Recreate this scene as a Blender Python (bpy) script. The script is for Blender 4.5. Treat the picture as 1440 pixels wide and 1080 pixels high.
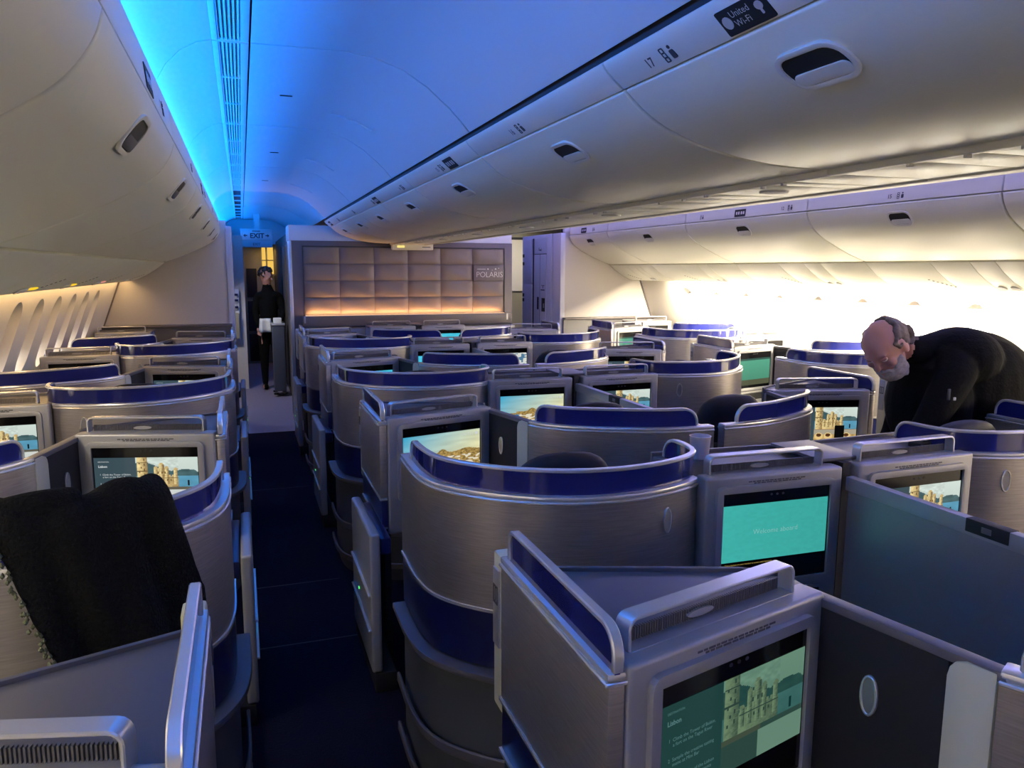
import bpy, bmesh, math, random
import numpy as np
from mathutils import Vector, Matrix

random.seed(5)
sc = bpy.context.scene
for o in list(bpy.data.objects):
    bpy.data.objects.remove(o)

# ------------------------------------------------------------------ camera, world, lights, exposure
cd = bpy.data.cameras.new('camera'); cam = bpy.data.objects.new('camera', cd)
sc.collection.objects.link(cam)
cd.sensor_width = 36.0; cd.lens = 36.0 * 1085.0 / 1440.0; cd.clip_start = 0.05
cam.matrix_world = Matrix(((0.9446508, 0.04497631, -0.32498, 0.0),
                           (-0.32805937, 0.13992033, -0.93423731, 0.0),
                           (0.00345277, 0.98914075, 0.14693075, 1.78),
                           (0, 0, 0, 1)))
sc.camera = cam
sc.view_settings.view_transform = 'Standard'
sc.view_settings.look = 'None'
sc.view_settings.gamma = 1.0
sc.view_settings.use_curve_mapping = False
sc.view_settings.exposure = 0.0
w = bpy.data.worlds.new('world'); sc.world = w
w.use_nodes = True
w.node_tree.nodes['Background'].inputs[0].default_value = (0.02, 0.02, 0.05, 1)
w.node_tree.nodes['Background'].inputs[1].default_value = 0.3


def lin(r, g, b):
    def f(c):
        c /= 255.0
        return c / 12.92 if c <= 0.04045 else ((c + 0.055) / 1.055) ** 2.4
    return (f(r), f(g), f(b))


def area_light(name, loc, direction, sx, sy, power, col, spread=180):
    ld = bpy.data.lights.new(name, 'AREA'); ld.shape = 'RECTANGLE'
    ld.size = sx; ld.size_y = sy; ld.energy = power; ld.color = col
    ld.spread = math.radians(spread)
    o = bpy.data.objects.new(name, ld); sc.collection.objects.link(o)
    z = -Vector(direction).normalized()
    y = Vector((0, 1, 0)); y = (y - z * y.dot(z)).normalized()
    x = y.cross(z)
    m = Matrix((x, y, z)).transposed().to_4x4(); m.translation = Vector(loc)
    o.matrix_world = m
    return o


AX = 1.88                                   # centre line of the cabin
P_CYAN = 168; P_LAV = 200; P_WASH_R = 720; P_WASH_L = 16
area_light('cove_light_left_aisle', (-0.248, 5.3, 2.385), (0.45, 0, 1), 0.03, 17.8, P_CYAN, (0.0, 0.20, 1.0))
area_light('cove_light_right_aisle', (2 * AX + 0.248, 5.0, 2.385), (-0.45, 0, 1), 0.03, 14.0, P_LAV, (0.30, 0.30, 1.0))
area_light('ceiling_edge_fill', (0.985, 3.6, 2.385), (-0.35, 0, 1), 0.02, 11.0, 5, (0.70, 0.66, 1.0))  # added dim fill for the ceiling's lavender inner edge; no cove there
area_light('sidewall_wash_right', (2 * AX + 1.165, 6.25, 1.668), (0.15, 0, -1), 0.05, 4.1, P_WASH_R, (1.0, 0.88, 0.64))
area_light('sidewall_wash_right_rear', (2 * AX + 1.165, 1.4, 1.668), (0.15, 0, -1), 0.05, 4.8, 400, (1.0, 0.88, 0.64))
area_light('sidewall_wash_left', (-1.165, 6.2, 1.668), (-0.15, 0, -1), 0.05, 5.9, P_WASH_L, (1.0, 0.64, 0.28))
area_light('rear_left_fill', (-1.165, 0.6, 1.668), (-0.15, 0, -1), 0.05, 4.8, 68, (1.0, 0.90, 0.70))  # unseen fill, added to warm the near centre bins
area_light('bulkhead_glow', (AX, 9.225, 1.240), (0, 0.55, 1), 2.38, 0.012, 9.0, (1.0, 0.50, 0.20))
area_light('door_area_lamp_left', (-0.75, 10.2, 2.45), (0.25, 0.9, -0.75), 0.5, 0.3, 30, (1.0, 0.95, 0.88))
area_light('door_area_lamp_right', (4.4, 11.4, 2.45), (-0.3, 0.1, -1), 0.5, 0.5, 22, (1.0, 0.92, 0.72))
area_light('galley_lamp', (0.45, 14.9, 2.12), (0.0, 0.1, -1), 0.3, 0.4, 2, (1.0, 0.65, 0.22))

# ------------------------------------------------------------------ materials
MATS = {}


def mat(name, col, rough=0.5, metal=0.0, coat=0.0, emit=None, noise=0.0, nscale=40.0, stretch=(1, 1, 1), bump=0.0, spec=0.5, coatr=0.1):
    if name in MATS:
        return MATS[name]
    m = bpy.data.materials.new(name); m.use_nodes = True
    nt = m.node_tree; b = nt.nodes['Principled BSDF']
    b.inputs['Base Color'].default_value = (*col, 1)
    b.inputs['Roughness'].default_value = rough
    b.inputs['Metallic'].default_value = metal
    b.inputs['Specular IOR Level'].default_value = spec
    if coat:
        b.inputs['Coat Weight'].default_value = coat
        b.inputs['Coat Roughness'].default_value = coatr
    if emit:
        b.inputs['Emission Color'].default_value = (*emit[:3], 1)
        b.inputs['Emission Strength'].default_value = emit[3]
    if noise or bump:
        tc = nt.nodes.new('ShaderNodeTexCoord'); mp = nt.nodes.new('ShaderNodeMapping')
        mp.inputs['Scale'].default_value = stretch
        tx = nt.nodes.new('ShaderNodeTexNoise'); tx.inputs['Scale'].default_value = nscale
        tx.inputs['Detail'].default_value = 3
        nt.links.new(tc.outputs['Object'], mp.inputs[0]); nt.links.new(mp.outputs[0], tx.inputs['Vector'])
        if noise:
            mx = nt.nodes.new('ShaderNodeMix'); mx.data_type = 'RGBA'
            mx.inputs[6].default_value = (*[c * (1 - noise) for c in col], 1)
            mx.inputs[7].default_value = (*[min(1, c * (1 + noise)) for c in col], 1)
            nt.links.new(tx.outputs['Fac'], mx.inputs[0]); nt.links.new(mx.outputs[2], b.inputs['Base Color'])
        if bump:
            bp = nt.nodes.new('ShaderNodeBump'); bp.inputs['Strength'].default_value = bump
            bp.inputs['Distance'].default_value = 0.01
            nt.links.new(tx.outputs['Fac'], bp.inputs['Height']); nt.links.new(bp.outputs[0], b.inputs['Normal'])
    MATS[name] = m
    return m


def emis(name, col, s):
    if name in MATS:
        return MATS[name]
    m = bpy.data.materials.new(name); m.use_nodes = True
    nt = m.node_tree; nt.nodes.clear()
    e = nt.nodes.new('ShaderNodeEmission'); out = nt.nodes.new('ShaderNodeOutputMaterial')
    e.inputs[0].default_value = (*col, 1); e.inputs[1].default_value = s
    nt.links.new(e.outputs[0], out.inputs[0]); MATS[name] = m
    return m


M_SHELL = mat('brushed silver laminate', (0.43, 0.395, 0.37), 0.36, 0.75, noise=0.30, nscale=26, stretch=(0.5, 0.5, 10))
M_CONSOLE = mat('satin silver plastic', (0.335, 0.33, 0.335), 0.36, 0.3)
M_DECK = mat('grey console top', (0.095, 0.09, 0.10), 0.45)
M_RAIL = mat('polished aluminium', (0.78, 0.77, 0.76), 0.26, 0.6)
M_TRIM = mat('deep blue gloss strip', (0.012, 0.016, 0.13), 0.07, 0.0, coat=0.6, coatr=0.03)
M_NAVY = mat('navy lower panel', (0.008, 0.012, 0.07), 0.28)
M_BASE = mat('dark grey seat base', (0.07, 0.075, 0.085), 0.45)
M_DARK = mat('charcoal fabric panel', (0.009, 0.009, 0.012), 0.8, noise=0.25, nscale=160)
M_POST = mat('pale olive grey post', (0.55, 0.54, 0.38), 0.5)
M_LEATHER = mat('dark navy leather', (0.010, 0.010, 0.016), 0.6, noise=0.2, nscale=60, spec=0.3)
M_BLACK = mat('gloss black bezel', (0.004, 0.004, 0.005), 0.09)
M_MATTE = mat('matte black', (0.006, 0.006, 0.007), 0.7)
M_PRINT = mat('dark print', (0.05, 0.05, 0.06), 0.6)
M_BIN = mat('cream bin laminate', (0.78, 0.77, 0.64), 0.38, noise=0.02, nscale=90, coat=0.15, coatr=0.25)
M_BINLIP = mat('cream bin lip', (0.70, 0.69, 0.62), 0.4)
M_CEIL = mat('white ceiling panel', (0.62, 0.63, 0.64), 0.55, noise=0.015, nscale=60)
M_SLAT = mat('white vent slat', (0.6, 0.6, 0.6), 0.5)
M_WALL = mat('cream sidewall', (0.64, 0.59, 0.52), 0.55, noise=0.02, nscale=50)
M_BULK = mat('beige bulkhead laminate', (0.52, 0.48, 0.44), 0.55, noise=0.04, nscale=70)
M_FRAMEB = mat('taupe bulkhead frame', (0.105, 0.088, 0.092), 0.45)
M_TUFT = mat('taupe padded panel', (0.155, 0.125, 0.112), 0.5, noise=0.06, nscale=120)
M_CARPET = mat('navy carpet', (0.005, 0.005, 0.015), 0.95, noise=0.45, nscale=90, bump=0.5, spec=0.1)
M_VINYL = mat('grey violet vinyl floor', (0.22, 0.19, 0.25), 0.55, noise=0.15, nscale=30)
M_CLOSET = mat('grey closet laminate', (0.55, 0.55, 0.60), 0.4)
M_GAP = mat('dark seam', (0.02, 0.02, 0.025), 0.7)
M_SKIN = mat('skin', (0.46, 0.22, 0.17), 0.5, noise=0.08, nscale=30)
M_CLOTH = mat('black jacket cloth', (0.0035, 0.0035, 0.0035), 0.9, noise=0.3, nscale=80, bump=0.2, spec=0.12)
M_HAIR = mat('greying brown hair', (0.12, 0.09, 0.075), 0.8, noise=0.6, nscale=60)
M_BEARD = mat('grey white beard', (0.34, 0.30, 0.29), 0.85, noise=0.45, nscale=70)
M_WHITE = mat('white cloth', (0.75, 0.75, 0.72), 0.7)
M_BLANKET = mat('black knitted wool', (0.006, 0.0063, 0.007), 0.95, noise=0.6, nscale=140, bump=1.0, spec=0.12)
M_FRINGE = mat('olive grey wool edge', (0.09, 0.10, 0.06), 0.9, noise=0.5, nscale=160, bump=0.8)
M_CHROME_OVAL = mat('brushed oval lamp face', (0.30, 0.30, 0.31), 0.35, 0.6)
M_CUP = mat('pinkish white paper', (0.60, 0.52, 0.52), 0.6)
M_OLIVE = mat('olive grey wall', (0.30, 0.27, 0.20), 0.6)
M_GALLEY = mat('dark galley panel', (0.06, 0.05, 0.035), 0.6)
M_RED = mat('dark red cloth', (0.15, 0.02, 0.02), 0.8)
M_WINLIGHT_L = emis('daylit pane', (1.0, 0.97, 0.88), 5.0)
M_WINLIGHT_R = emis('strong daylit pane', (1.0, 0.94, 0.80), 16.0)
M_SHADE = mat('cream window shade', (0.55, 0.50, 0.46), 0.6)
M_YELLOW = emis('amber sign lamp', (1.0, 0.62, 0.03), 1.0)
M_PINK = emis('pink sign lamp', (0.9, 0.35, 0.28), 0.7)
M_GREEN = emis('green led', (0.1, 1.0, 0.15), 1.2)
M_WARMLED = emis('warm led strip', (1.0, 0.62, 0.38), 1.0)
M_NICHEGLOW = emis('lit niche glow', (1.0, 0.62, 0.12), 0.9)
M_TEXTW = emis('white screen text', (0.75, 0.80, 0.80), 0.8)
M_TEXTDIM = emis('dim screen text', (0.10, 0.22, 0.22), 0.8)
M_TEXTMINT = emis('mint screen text', (0.30, 0.58, 0.55), 0.9)
M_TEXTY = emis('yellow screen text', (0.55, 0.40, 0.10), 0.7)
M_SILVERTXT = mat('silver lettering', (0.62, 0.58, 0.56), 0.35, 0.3)


# ------------------------------------------------------------------ geometry helpers
def cross2(path, i):
    a = path[max(i - 1, 0)]; b = path[min(i + 1, len(path) - 1)]
    dx, dy = b[0] - a[0], b[1] - a[1]; l = math.hypot(dx, dy) or 1
    return (-dy / l, dx / l)


def smooth_path(pts, n=6):
    out = []
    P = [Vector(p) for p in pts]; P = [2 * P[0] - P[1]] + P + [2 * P[-1] - P[-2]]
    for i in range(1, len(P) - 2):
        a, b, c, d = P[i - 1], P[i], P[i + 1], P[i + 2]
        for k in range(n):
            t = k / n
            out.append(tuple(0.5 * ((2 * b) + (c - a) * t + (2 * a - 5 * b + 4 * c - d) * t * t + (3 * b - a - 3 * c + d) * t ** 3)))
    out.append(tuple(pts[-1]))
    return out


def offset_path(path, d):
    return [(p[0] + d * cross2(path, i)[0], p[1] + d * cross2(path, i)[1]) for i, p in enumerate(path)]


def rrect(x0, x1, z0, z1, r, n=4):
    pts = []
    for cx, cz, a0 in ((x1 - r, z0 + r, -90), (x1 - r, z1 - r, 0), (x0 + r, z1 - r, 90), (x0 + r, z0 + r, 180)):
        for k in range(n + 1):
            a = math.radians(a0 + 90 * k / n)
            pts.append((cx + r * math.cos(a), cz + r * math.sin(a)))
    return pts


def ellipse(cx, cz, a, b, n=20):
    return [(cx + a * math.cos(2 * math.pi * k / n), cz + b * math.sin(2 * math.pi * k / n)) for k in range(n)]


class MB:
    def __init__(s):
        s.v = []; s.f = []

    def add(s, vs, fs):
        n = len(s.v); s.v += [tuple(p) for p in vs]; s.f += [tuple(i + n for i in f) for f in fs]
        return s

    def obox(s, o, ex, ey, ez, a, b, c):
        o, ex, ey, ez = Vector(o), Vector(ex), Vector(ey), Vector(ez)
        vs = [o + ex * i + ey * j + ez * k for k in c for j in b for i in a]
        return s.add(vs, [(0, 1, 3, 2), (4, 6, 7, 5), (0, 4, 5, 1), (2, 3, 7, 6), (0, 2, 6, 4), (1, 5, 7, 3)])

    def box(s, x0, x1, y0, y1, z0, z1):
        return s.obox((0, 0, 0), (1, 0, 0), (0, 1, 0), (0, 0, 1), (x0, x1), (y0, y1), (z0, z1))

    def prism(s, poly, z0, z1):
        n = len(poly)
        vs = [(p[0], p[1], z0) for p in poly] + [(p[0], p[1], z1) for p in poly]
        fs = [tuple(range(n))[::-1], tuple(range(n, 2 * n))] + [(i, (i + 1) % n, (i + 1) % n + n, i + n) for i in range(n)]
        return s.add(vs, fs)

    def yprism(s, poly, y0, y1):            # polygon in x,z pulled along y
        n = len(poly)
        vs = [(p[0], y0, p[1]) for p in poly] + [(p[0], y1, p[1]) for p in poly]
        fs = [tuple(range(n)), tuple(range(n, 2 * n))[::-1]] + [(i, i + n, (i + 1) % n + n, (i + 1) % n) for i in range(n)]
        return s.add(vs, fs)

    def wall(s, path, t, z0, z1):           # upright wall that follows a plan curve
        n = len(path); vs = []
        for i, p in enumerate(path):
            nx, ny = cross2(path, i)
            a = z0[i] if isinstance(z0, list) else z0; b = z1[i] if isinstance(z1, list) else z1
            for q in (0.5, -0.5):
                vs += [(p[0] + q * t * nx, p[1] + q * t * ny, a), (p[0] + q * t * nx, p[1] + q * t * ny, b)]
        fs = []
        for i in range(n - 1):
            k = 4 * i
            fs += [(k, k + 4, k + 5, k + 1), (k + 2, k + 3, k + 7, k + 6), (k + 1, k + 5, k + 7, k + 3), (k, k + 2, k + 6, k + 4)]
        k = 4 * (n - 1)
        fs += [(0, 1, 3, 2), (k, k + 2, k + 3, k + 1)]
        return s.add(vs, fs)

    def rail3(s, path3, hw, ht):            # flat bar along a 3-D curve; hw sideways, ht across
        n = len(path3); vs = []
        for i, p in enumerate(path3):
            a = Vector(path3[max(i - 1, 0)]); b = Vector(path3[min(i + 1, n - 1)])
            T = (b - a).normalized()
            c0, c1 = path3[max(i - 3, 0)], path3[min(i + 3, n - 1)]
            H = Vector((c1[0] - c0[0], c1[1] - c0[1], 0)).normalized()
            N = Vector((-H.y, H.x, 0)); B = T.cross(N).normalized(); p = Vector(p)
            vs += [p + N * hw + B * ht, p - N * hw + B * ht, p - N * hw - B * ht, p + N * hw - B * ht]
        fs = [(3, 2, 1, 0), tuple(4 * n - 4 + j for j in range(4))]
        for i in range(n - 1):
            for j in range(4):
                fs.append((4 * i + j, 4 * i + (j + 1) % 4, 4 * i + 4 + (j + 1) % 4, 4 * i + 4 + j))
        return s.add(vs, fs)

    def ribbon(s, path, o, ex, ez, n, t, d0, d1, closed=True):   # frame of thickness t (in plane), depth d0..d1
        o, ex, ez, n = Vector(o), Vector(ex), Vector(ez), Vector(n); m = len(path); vs = []
        for i, p in enumerate(path):
            if closed:
                a, b = path[i - 1], path[(i + 1) % m]
            else:
                a, b = path[max(i - 1, 0)], path[min(i + 1, m - 1)]
            dx, dz = b[0] - a[0], b[1] - a[1]; l = math.hypot(dx, dz) or 1
            ux, uz = -dz / l * t / 2, dx / l * t / 2
            for q in (1, -1):
                for d in (d0, d1):
                    vs.append(o + ex * (p[0] + q * ux) + ez * (p[1] + q * uz) + n * d)
        fs = []
        for i in range(m if closed else m - 1):
            a = 4 * i; b = 4 * ((i + 1) % m)
            fs += [(a, b, b + 1, a + 1), (a + 2, a + 3, b + 3, b + 2), (a + 1, b + 1, b + 3, a + 3), (a, a + 2, b + 2, b)]
        if not closed:
            k = 4 * (m - 1); fs += [(0, 1, 3, 2), (k, k + 2, k + 3, k + 1)]
        return s.add(vs, fs)

    def plate(s, path, o, ex, ez, n, d0, d1):
        o, ex, ez, n = Vector(o), Vector(ex), Vector(ez), Vector(n); m = len(path)
        vs = [o + ex * p[0] + ez * p[1] + n * d0 for p in path] + [o + ex * p[0] + ez * p[1] + n * d1 for p in path]
        return s.add(vs, [tuple(range(m))[::-1], tuple(range(m, 2 * m))] + [(i, (i + 1) % m, (i + 1) % m + m, i + m) for i in range(m)])

    def grid(s, rows):                       # rows of points -> sheet
        r, c = len(rows), len(rows[0]); vs = [p for row in rows for p in row]
        return s.add(vs, [(i * c + j, i * c + j + 1, (i + 1) * c + j + 1, (i + 1) * c + j) for i in range(r - 1) for j in range(c - 1)])

    def lathe(s, prof, c, n=20, axis='z'):
        vs = []; m = len(prof)
        for k in range(n):
            a = 2 * math.pi * k / n
            for r, z in prof:
                vs.append((c[0] + r * math.cos(a), c[1] + r * math.sin(a), c[2] + z))
        fs = [(k * m + i, ((k + 1) % n) * m + i, ((k + 1) % n) * m + i + 1, k * m + i + 1) for k in range(n) for i in range(m - 1)]
        fs += [tuple(k * m for k in range(n))[::-1], tuple(k * m + m - 1 for k in range(n))]
        return s.add(vs, fs)

    def mesh(s, name, m, bevel=0.0, seg=2, smooth=True, sx=1, recalc=True):
        me = bpy.data.meshes.new(name)
        vs = [(p[0] * sx, p[1], p[2]) for p in s.v]
        me.from_pydata(vs, [], s.f)
        bm = bmesh.new(); bm.from_mesh(me)
        if recalc:
            bmesh.ops.recalc_face_normals(bm, faces=bm.faces)
        if bevel > 0:
            es = [e for e in bm.edges if len(e.link_faces) == 2 and e.calc_face_angle(0) > 0.5]
            bmesh.ops.bevel(bm, geom=es, offset=bevel, segments=seg, affect='EDGES', clamp_overlap=True, profile=0.6)
        bm.to_mesh(me); bm.free()
        if smooth:
            me.polygons.foreach_set('use_smooth', [True] * len(me.polygons))
            me.set_sharp_from_angle(angle=math.radians(38))
        me.materials.append(m)
        return me

    def obj(s, name, m, parent=None, **k):
        return link(name, s.mesh(name, m, **k), parent)


def link(name, me, parent=None):
    o = bpy.data.objects.new(name, me); sc.collection.objects.link(o)
    if parent is not None:
        o.parent = parent
    return o


def thing(name, label, cat, loc=(0, 0, 0), group=None):
    o = bpy.data.objects.new(name, None); o.empty_display_size = 0.1; sc.collection.objects.link(o)
    o.location = loc; o['label'] = label; o['category'] = cat
    if group:
        o['group'] = group
    return o


def struct(name, me=None, parent=None):
    o = bpy.data.objects.new(name, me); sc.collection.objects.link(o)
    if parent is not None:
        o.parent = parent
    else:
        o['kind'] = 'structure'
    return o


def sstruct(name, mb, m, parent=None, **k):
    return struct(name, mb.mesh(name, m, **k), parent)


def text_mesh(name, txt, m, size, o, ex, ez, n, align='LEFT', d=0.001, bold=0.0, spacing=1.0):
    cu = bpy.data.curves.new(name, 'FONT'); cu.body = txt; cu.size = size; cu.align_x = align
    cu.resolution_u = 2; cu.offset = bold; cu.space_character = spacing
    ob = bpy.data.objects.new(name, cu); sc.collection.objects.link(ob)
    dg = bpy.context.evaluated_depsgraph_get()
    me = bpy.data.meshes.new_from_object(ob.evaluated_get(dg))
    bpy.data.objects.remove(ob)
    ex, ez, n, o = Vector(ex), Vector(ez), Vector(n), Vector(o)
    M4 = Matrix((ex, ez, n)).transposed().to_4x4(); M4.translation = o + n * d
    me.transform(M4); me.name = name
    me.materials.clear(); me.materials.append(m)
    return me


class Kit:
    """parts of a thing built once, placed many times with shared mesh data"""
    def __init__(s):
        s.parts = []

    def add(s, name, me, parent=None, **props):
        s.parts.append((name, me, parent, props)); return len(s.parts) - 1

    def place(s, root, skip=()):
        made = {}
        for i, (name, me, par, props) in enumerate(s.parts):
            if name in skip:
                continue
            o = link(name, me, made[par] if par is not None else root)
            for k, v in props.items():
                o[k] = v
            made[i] = o
        return made

# ------------------------------------------------------------------ cabin shell
Y0, Y1 = -2.0, 9.2            # rear end of what is built, side bulkheads
YC, YF = 9.3, 14.6            # centre bulkhead, forward end of the door area
mb = MB().box(-1.7, 5.4, Y0, 8.72, -0.06, 0.0)
floor = sstruct('floor', mb, M_CARPET)
sstruct('floor_strip', MB().box(-1.7, 5.4, 8.72, 16.0, -0.06, 0.0), M_VINYL, floor)
b = MB()
for yy in (4.36, 3.62, 2.1, 6.4):
    b.box(-0.05, 0.46, yy - 0.004, yy + 0.004, 0.0, 0.002)
sstruct('carpet_seam', b, M_GAP, floor)

# ceiling: main panels, vent strip, coves
CEILP = [(0.073, 2.63), (0.42, 2.632), (0.54, 2.618), (0.66, 2.58), (0.76, 2.52), (0.85, 2.445), (0.90, 2.395), (0.938, 2.352)]
COVEP = [(-0.066, 2.63), (-0.12, 2.617), (-0.18, 2.582), (-0.23, 2.53), (-0.265, 2.47), (-0.287, 2.40), (-0.292, 2.345)]


def shell_prof(mb, prof, y0, y1, t=0.012):
    up = []
    for i, p in enumerate(prof):
        nx, nz = cross2(prof, i)
        if nz < 0:
            nx, nz = -nx, -nz
        up.append((p[0] + nx * t, p[1] + nz * t))
    return mb.yprism(list(prof) + up[::-1], y0, y1)


def mirror(prof):
    return [(2 * AX - p[0], p[1]) for p in prof]


ceiling = struct('ceiling')
seams = [Y0, 1.15, 3.26, 5.05, 7.05, 9.25, 11.4, 14.6]
for i in range(len(seams) - 1):
    a, c = seams[i] + 0.007, seams[i + 1] - 0.007
    sstruct('ceiling_panel', shell_prof(MB(), CEILP, a, c), M_CEIL, ceiling, bevel=0.003)
    sstruct('cove_panel', shell_prof(MB(), COVEP, a, c), M_CEIL, ceiling, bevel=0.003)
    sstruct('ceiling_panel', shell_prof(MB(), mirror(CEILP), a, c), M_CEIL, ceiling)
    sstruct('cove_panel', shell_prof(MB(), mirror(COVEP), a, c), M_CEIL, ceiling)
    # vent strip with its own frame and long slats
    fr = MB()
    fr.box(-0.066, -0.045, a, c, 2.628, 2.646).box(0.036, 0.066, a, c, 2.628, 2.646)
    n = max(2, round((c - a) / 0.62)); ps = [a + (c - a) * k / n for k in range(n + 1)]
    for p in ps:
        fr.box(-0.046, 0.037, p - 0.008 if p > a else a, p + 0.008 if p < c else c, 2.629, 2.646)
    grille = sstruct('vent_grille', fr, M_CEIL, ceiling, bevel=0.002)
    for k in range(n):
        if i > 4:
            break
        for q in range(6):
            x = -0.040 + q * 0.0142
            sstruct('slat', MB().obox((x, ps[k] + 0.008, 2.632), (0.8, 0, 0.6), (0, 1, 0), (-0.6, 0, 0.8), (-0.0015, 0.0015), (0, ps[k + 1] - ps[k] - 0.016), (-0.001, 0.016)), M_SLAT, grille)
    sstruct('vent_duct', MB().box(-0.066, 0.066, a, c, 2.662, 2.67), M_GAP, ceiling)
# latches and the curved finger grips on the main panels
for x, y in ((0.25, 4.15), (0.27, 6.15), (0.26, 8.1)):
    sstruct('panel_latch', MB().plate(rrect(-0.03, 0.03, -0.006, 0.006, 0.004), (x, y, 2.63), (1, 0, 0), (0, 1, 0), (0, 0, -1), 0, 0.003), M_GAP, ceiling)
for y in (4.45, 6.3, 8.2):
    b = MB()
    path = [(0.50, y - 0.03, 2.624), (0.50, y, 2.618), (0.58, y, 2.600), (0.66, y, 2.572), (0.72, y, 2.538), (0.72, y - 0.03, 2.545)]
    b.rail3([(p[0] - 0.004, p[1], p[2] - 0.004) for p in path], 0.005, 0.004)
    sstruct('finger_grip', b, M_CEIL, ceiling)
# roof skin behind everything so that no outside light leaks in
sstruct('roof', MB().box(-1.9, 5.6, Y0, 16.0, 2.85, 2.9), M_GAP, ceiling)
# gap channel beside the centre bins
trim1 = sstruct('trim_1', MB().box(0.955, 0.975, Y0, 9.25, 2.30, 2.42), M_GAP)

# ---- sidewalls with window bays
def wall_x(z):
    return -1.475 + (z - 1.0) * 0.37 if z > 0.92 else -1.505


def bay(side, name, yc, width):
    sx = 1
    f = (lambda x: x) if side == 'l' else (lambda x: 2 * AX - x)
    root = struct(name)
    N = 32
    hole = rrect(yc - 0.135, yc + 0.135, 1.06, 1.575, 0.132, 7)
    outer = []
    for p in hole:
        dy, dz = p[0] - yc, p[1] - 1.32
        k = min((width / 2) / abs(dy) if abs(dy) > 1e-6 else 9e9, (0.355 if dz > 0 else 0.40) / abs(dz) if abs(dz) > 1e-6 else 9e9)
        outer.append((yc + dy * k, 1.32 + dz * k))
    inner = [(yc + (p[0] - yc) * 0.80, 1.32 + (p[1] - 1.32) * 0.86) for p in hole]
    n = len(hole); vs = []
    for ring, d in ((outer, 0), (hole, 0), (hole, 0.012), (inner, 0.085)):
        if ring is hole and d > 0:
            ring = [(yc + (p[0] - yc) * 0.97, 1.32 + (p[1] - 1.32) * 0.985) for p in hole]
        vs += [(f(wall_x(p[1]) - d), p[0], p[1]) for p in ring]
    fs = []
    for r in range(3):
        fs += [(r * n + i, r * n + (i + 1) % n, (r + 1) * n + (i + 1) % n, (r + 1) * n + i) for i in range(n)]
    corners = [(yc - width / 2, 0.92), (yc + width / 2, 0.92), (yc + width / 2, 1.675), (yc - width / 2, 1.675)]
    for c in corners:                       # fill the four corner wedges of the bay
        best = sorted(range(n), key=lambda i: (outer[i][0] - c[0]) ** 2 + (outer[i][1] - c[1]) ** 2)
        i = best[0]; j = (i + 1) % n if ((outer[(i + 1) % n][0] - c[0]) ** 2 + (outer[(i + 1) % n][1] - c[1]) ** 2) < ((outer[i - 1][0] - c[0]) ** 2 + (outer[i - 1][1] - c[1]) ** 2) else i - 1
        vs.append((f(wall_x(c[1] if c[1] > 0.92 else 0.921)), c[0], c[1]))
        fs.append((i, j % n, len(vs) - 1))
    m = MB(); m.add(vs, fs)
    sstruct('panel', m, M_WALL, root, recalc=True)
    d = 0.086
    shade_top = 1.6; shade_bot = 1.21 if side == 'l' else 1.50
    zi = [p[1] for p in inner]
    up = [p for p in inner if p[1] >= shade_bot]
    up = sorted(up, key=lambda p: math.atan2(p[1] - shade_bot + 0.0001, p[0] - yc))
    ys = 0.108
    up = [(yc + ys, shade_bot)] + up + [(yc - ys, shade_bot)]
    sh = MB(); nn = len(up)
    sh.add([(f(wall_x(p[1]) - d + 0.012), p[0], p[1]) for p in up], [tuple(range(nn))])
    sstruct('shade', sh, M_SHADE, root, smooth=False)
    pn = MB(); pn.add([(f(wall_x(p[1]) - d), p[0], p[1]) for p in inner], [tuple(range(n))])
    sstruct('pane', pn, M_WINLIGHT_L if (side == 'l' or not 4.2 < yc < 8.0) else M_WINLIGHT_R, root, smooth=False)


wl = struct('wall_left'); wr = struct('wall_right')
for side, root in (('l', wl), ('r', wr)):
    f = (lambda x: x) if side == 'l' else (lambda x: 2 * AX - x)
    m = MB()
    m.add([(f(-1.505), Y0, 0), (f(-1.505), 9.2, 0), (f(-1.505), 9.2, 0.92), (f(-1.505), Y0, 0.92)], [(0, 1, 2, 3)])
    m.add([(f(wall_x(0.921)), Y0, 0.92), (f(wall_x(0.921)), 1.80, 0.92), (f(wall_x(1.675)), 1.80, 1.675), (f(wall_x(1.675)), Y0, 1.675)], [(0, 1, 2, 3)])
    m.add([(f(wall_x(0.921)), 8.40, 0.92), (f(wall_x(0.921)), 9.2, 0.92), (f(wall_x(1.675)), 9.2, 1.675), (f(wall_x(1.675)), 8.40, 1.675)], [(0, 1, 2, 3)])
    m.add([(f(-1.505), Y0, 0.92), (f(-1.505), 9.2, 0.92), (f(wall_x(0.921)), 9.2, 0.92), (f(wall_x(0.921)), Y0, 0.92)], [(0, 1, 2, 3)])
    sstruct('sidewall_lining', m, M_WALL, root, smooth=False)
    s2 = MB()
    s2.box(*sorted((f(-1.56), f(-1.90))), Y0, 9.4, 0.0, 2.85)
    sstruct('fuselage_skin', s2, M_GAP, root)
for i in range(12):
    bay('l', 'window_%d' % (i + 1), 2.075 + 0.55 * i, 0.55)
for i in range(12):
    bay('r', 'window_%d' % (i + 13), 2.075 + 0.55 * i, 0.55)
sstruct('wall_back', MB().box(-1.9, 5.6, Y0 - 0.05, Y0, 0, 2.85), M_BULK)

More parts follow.
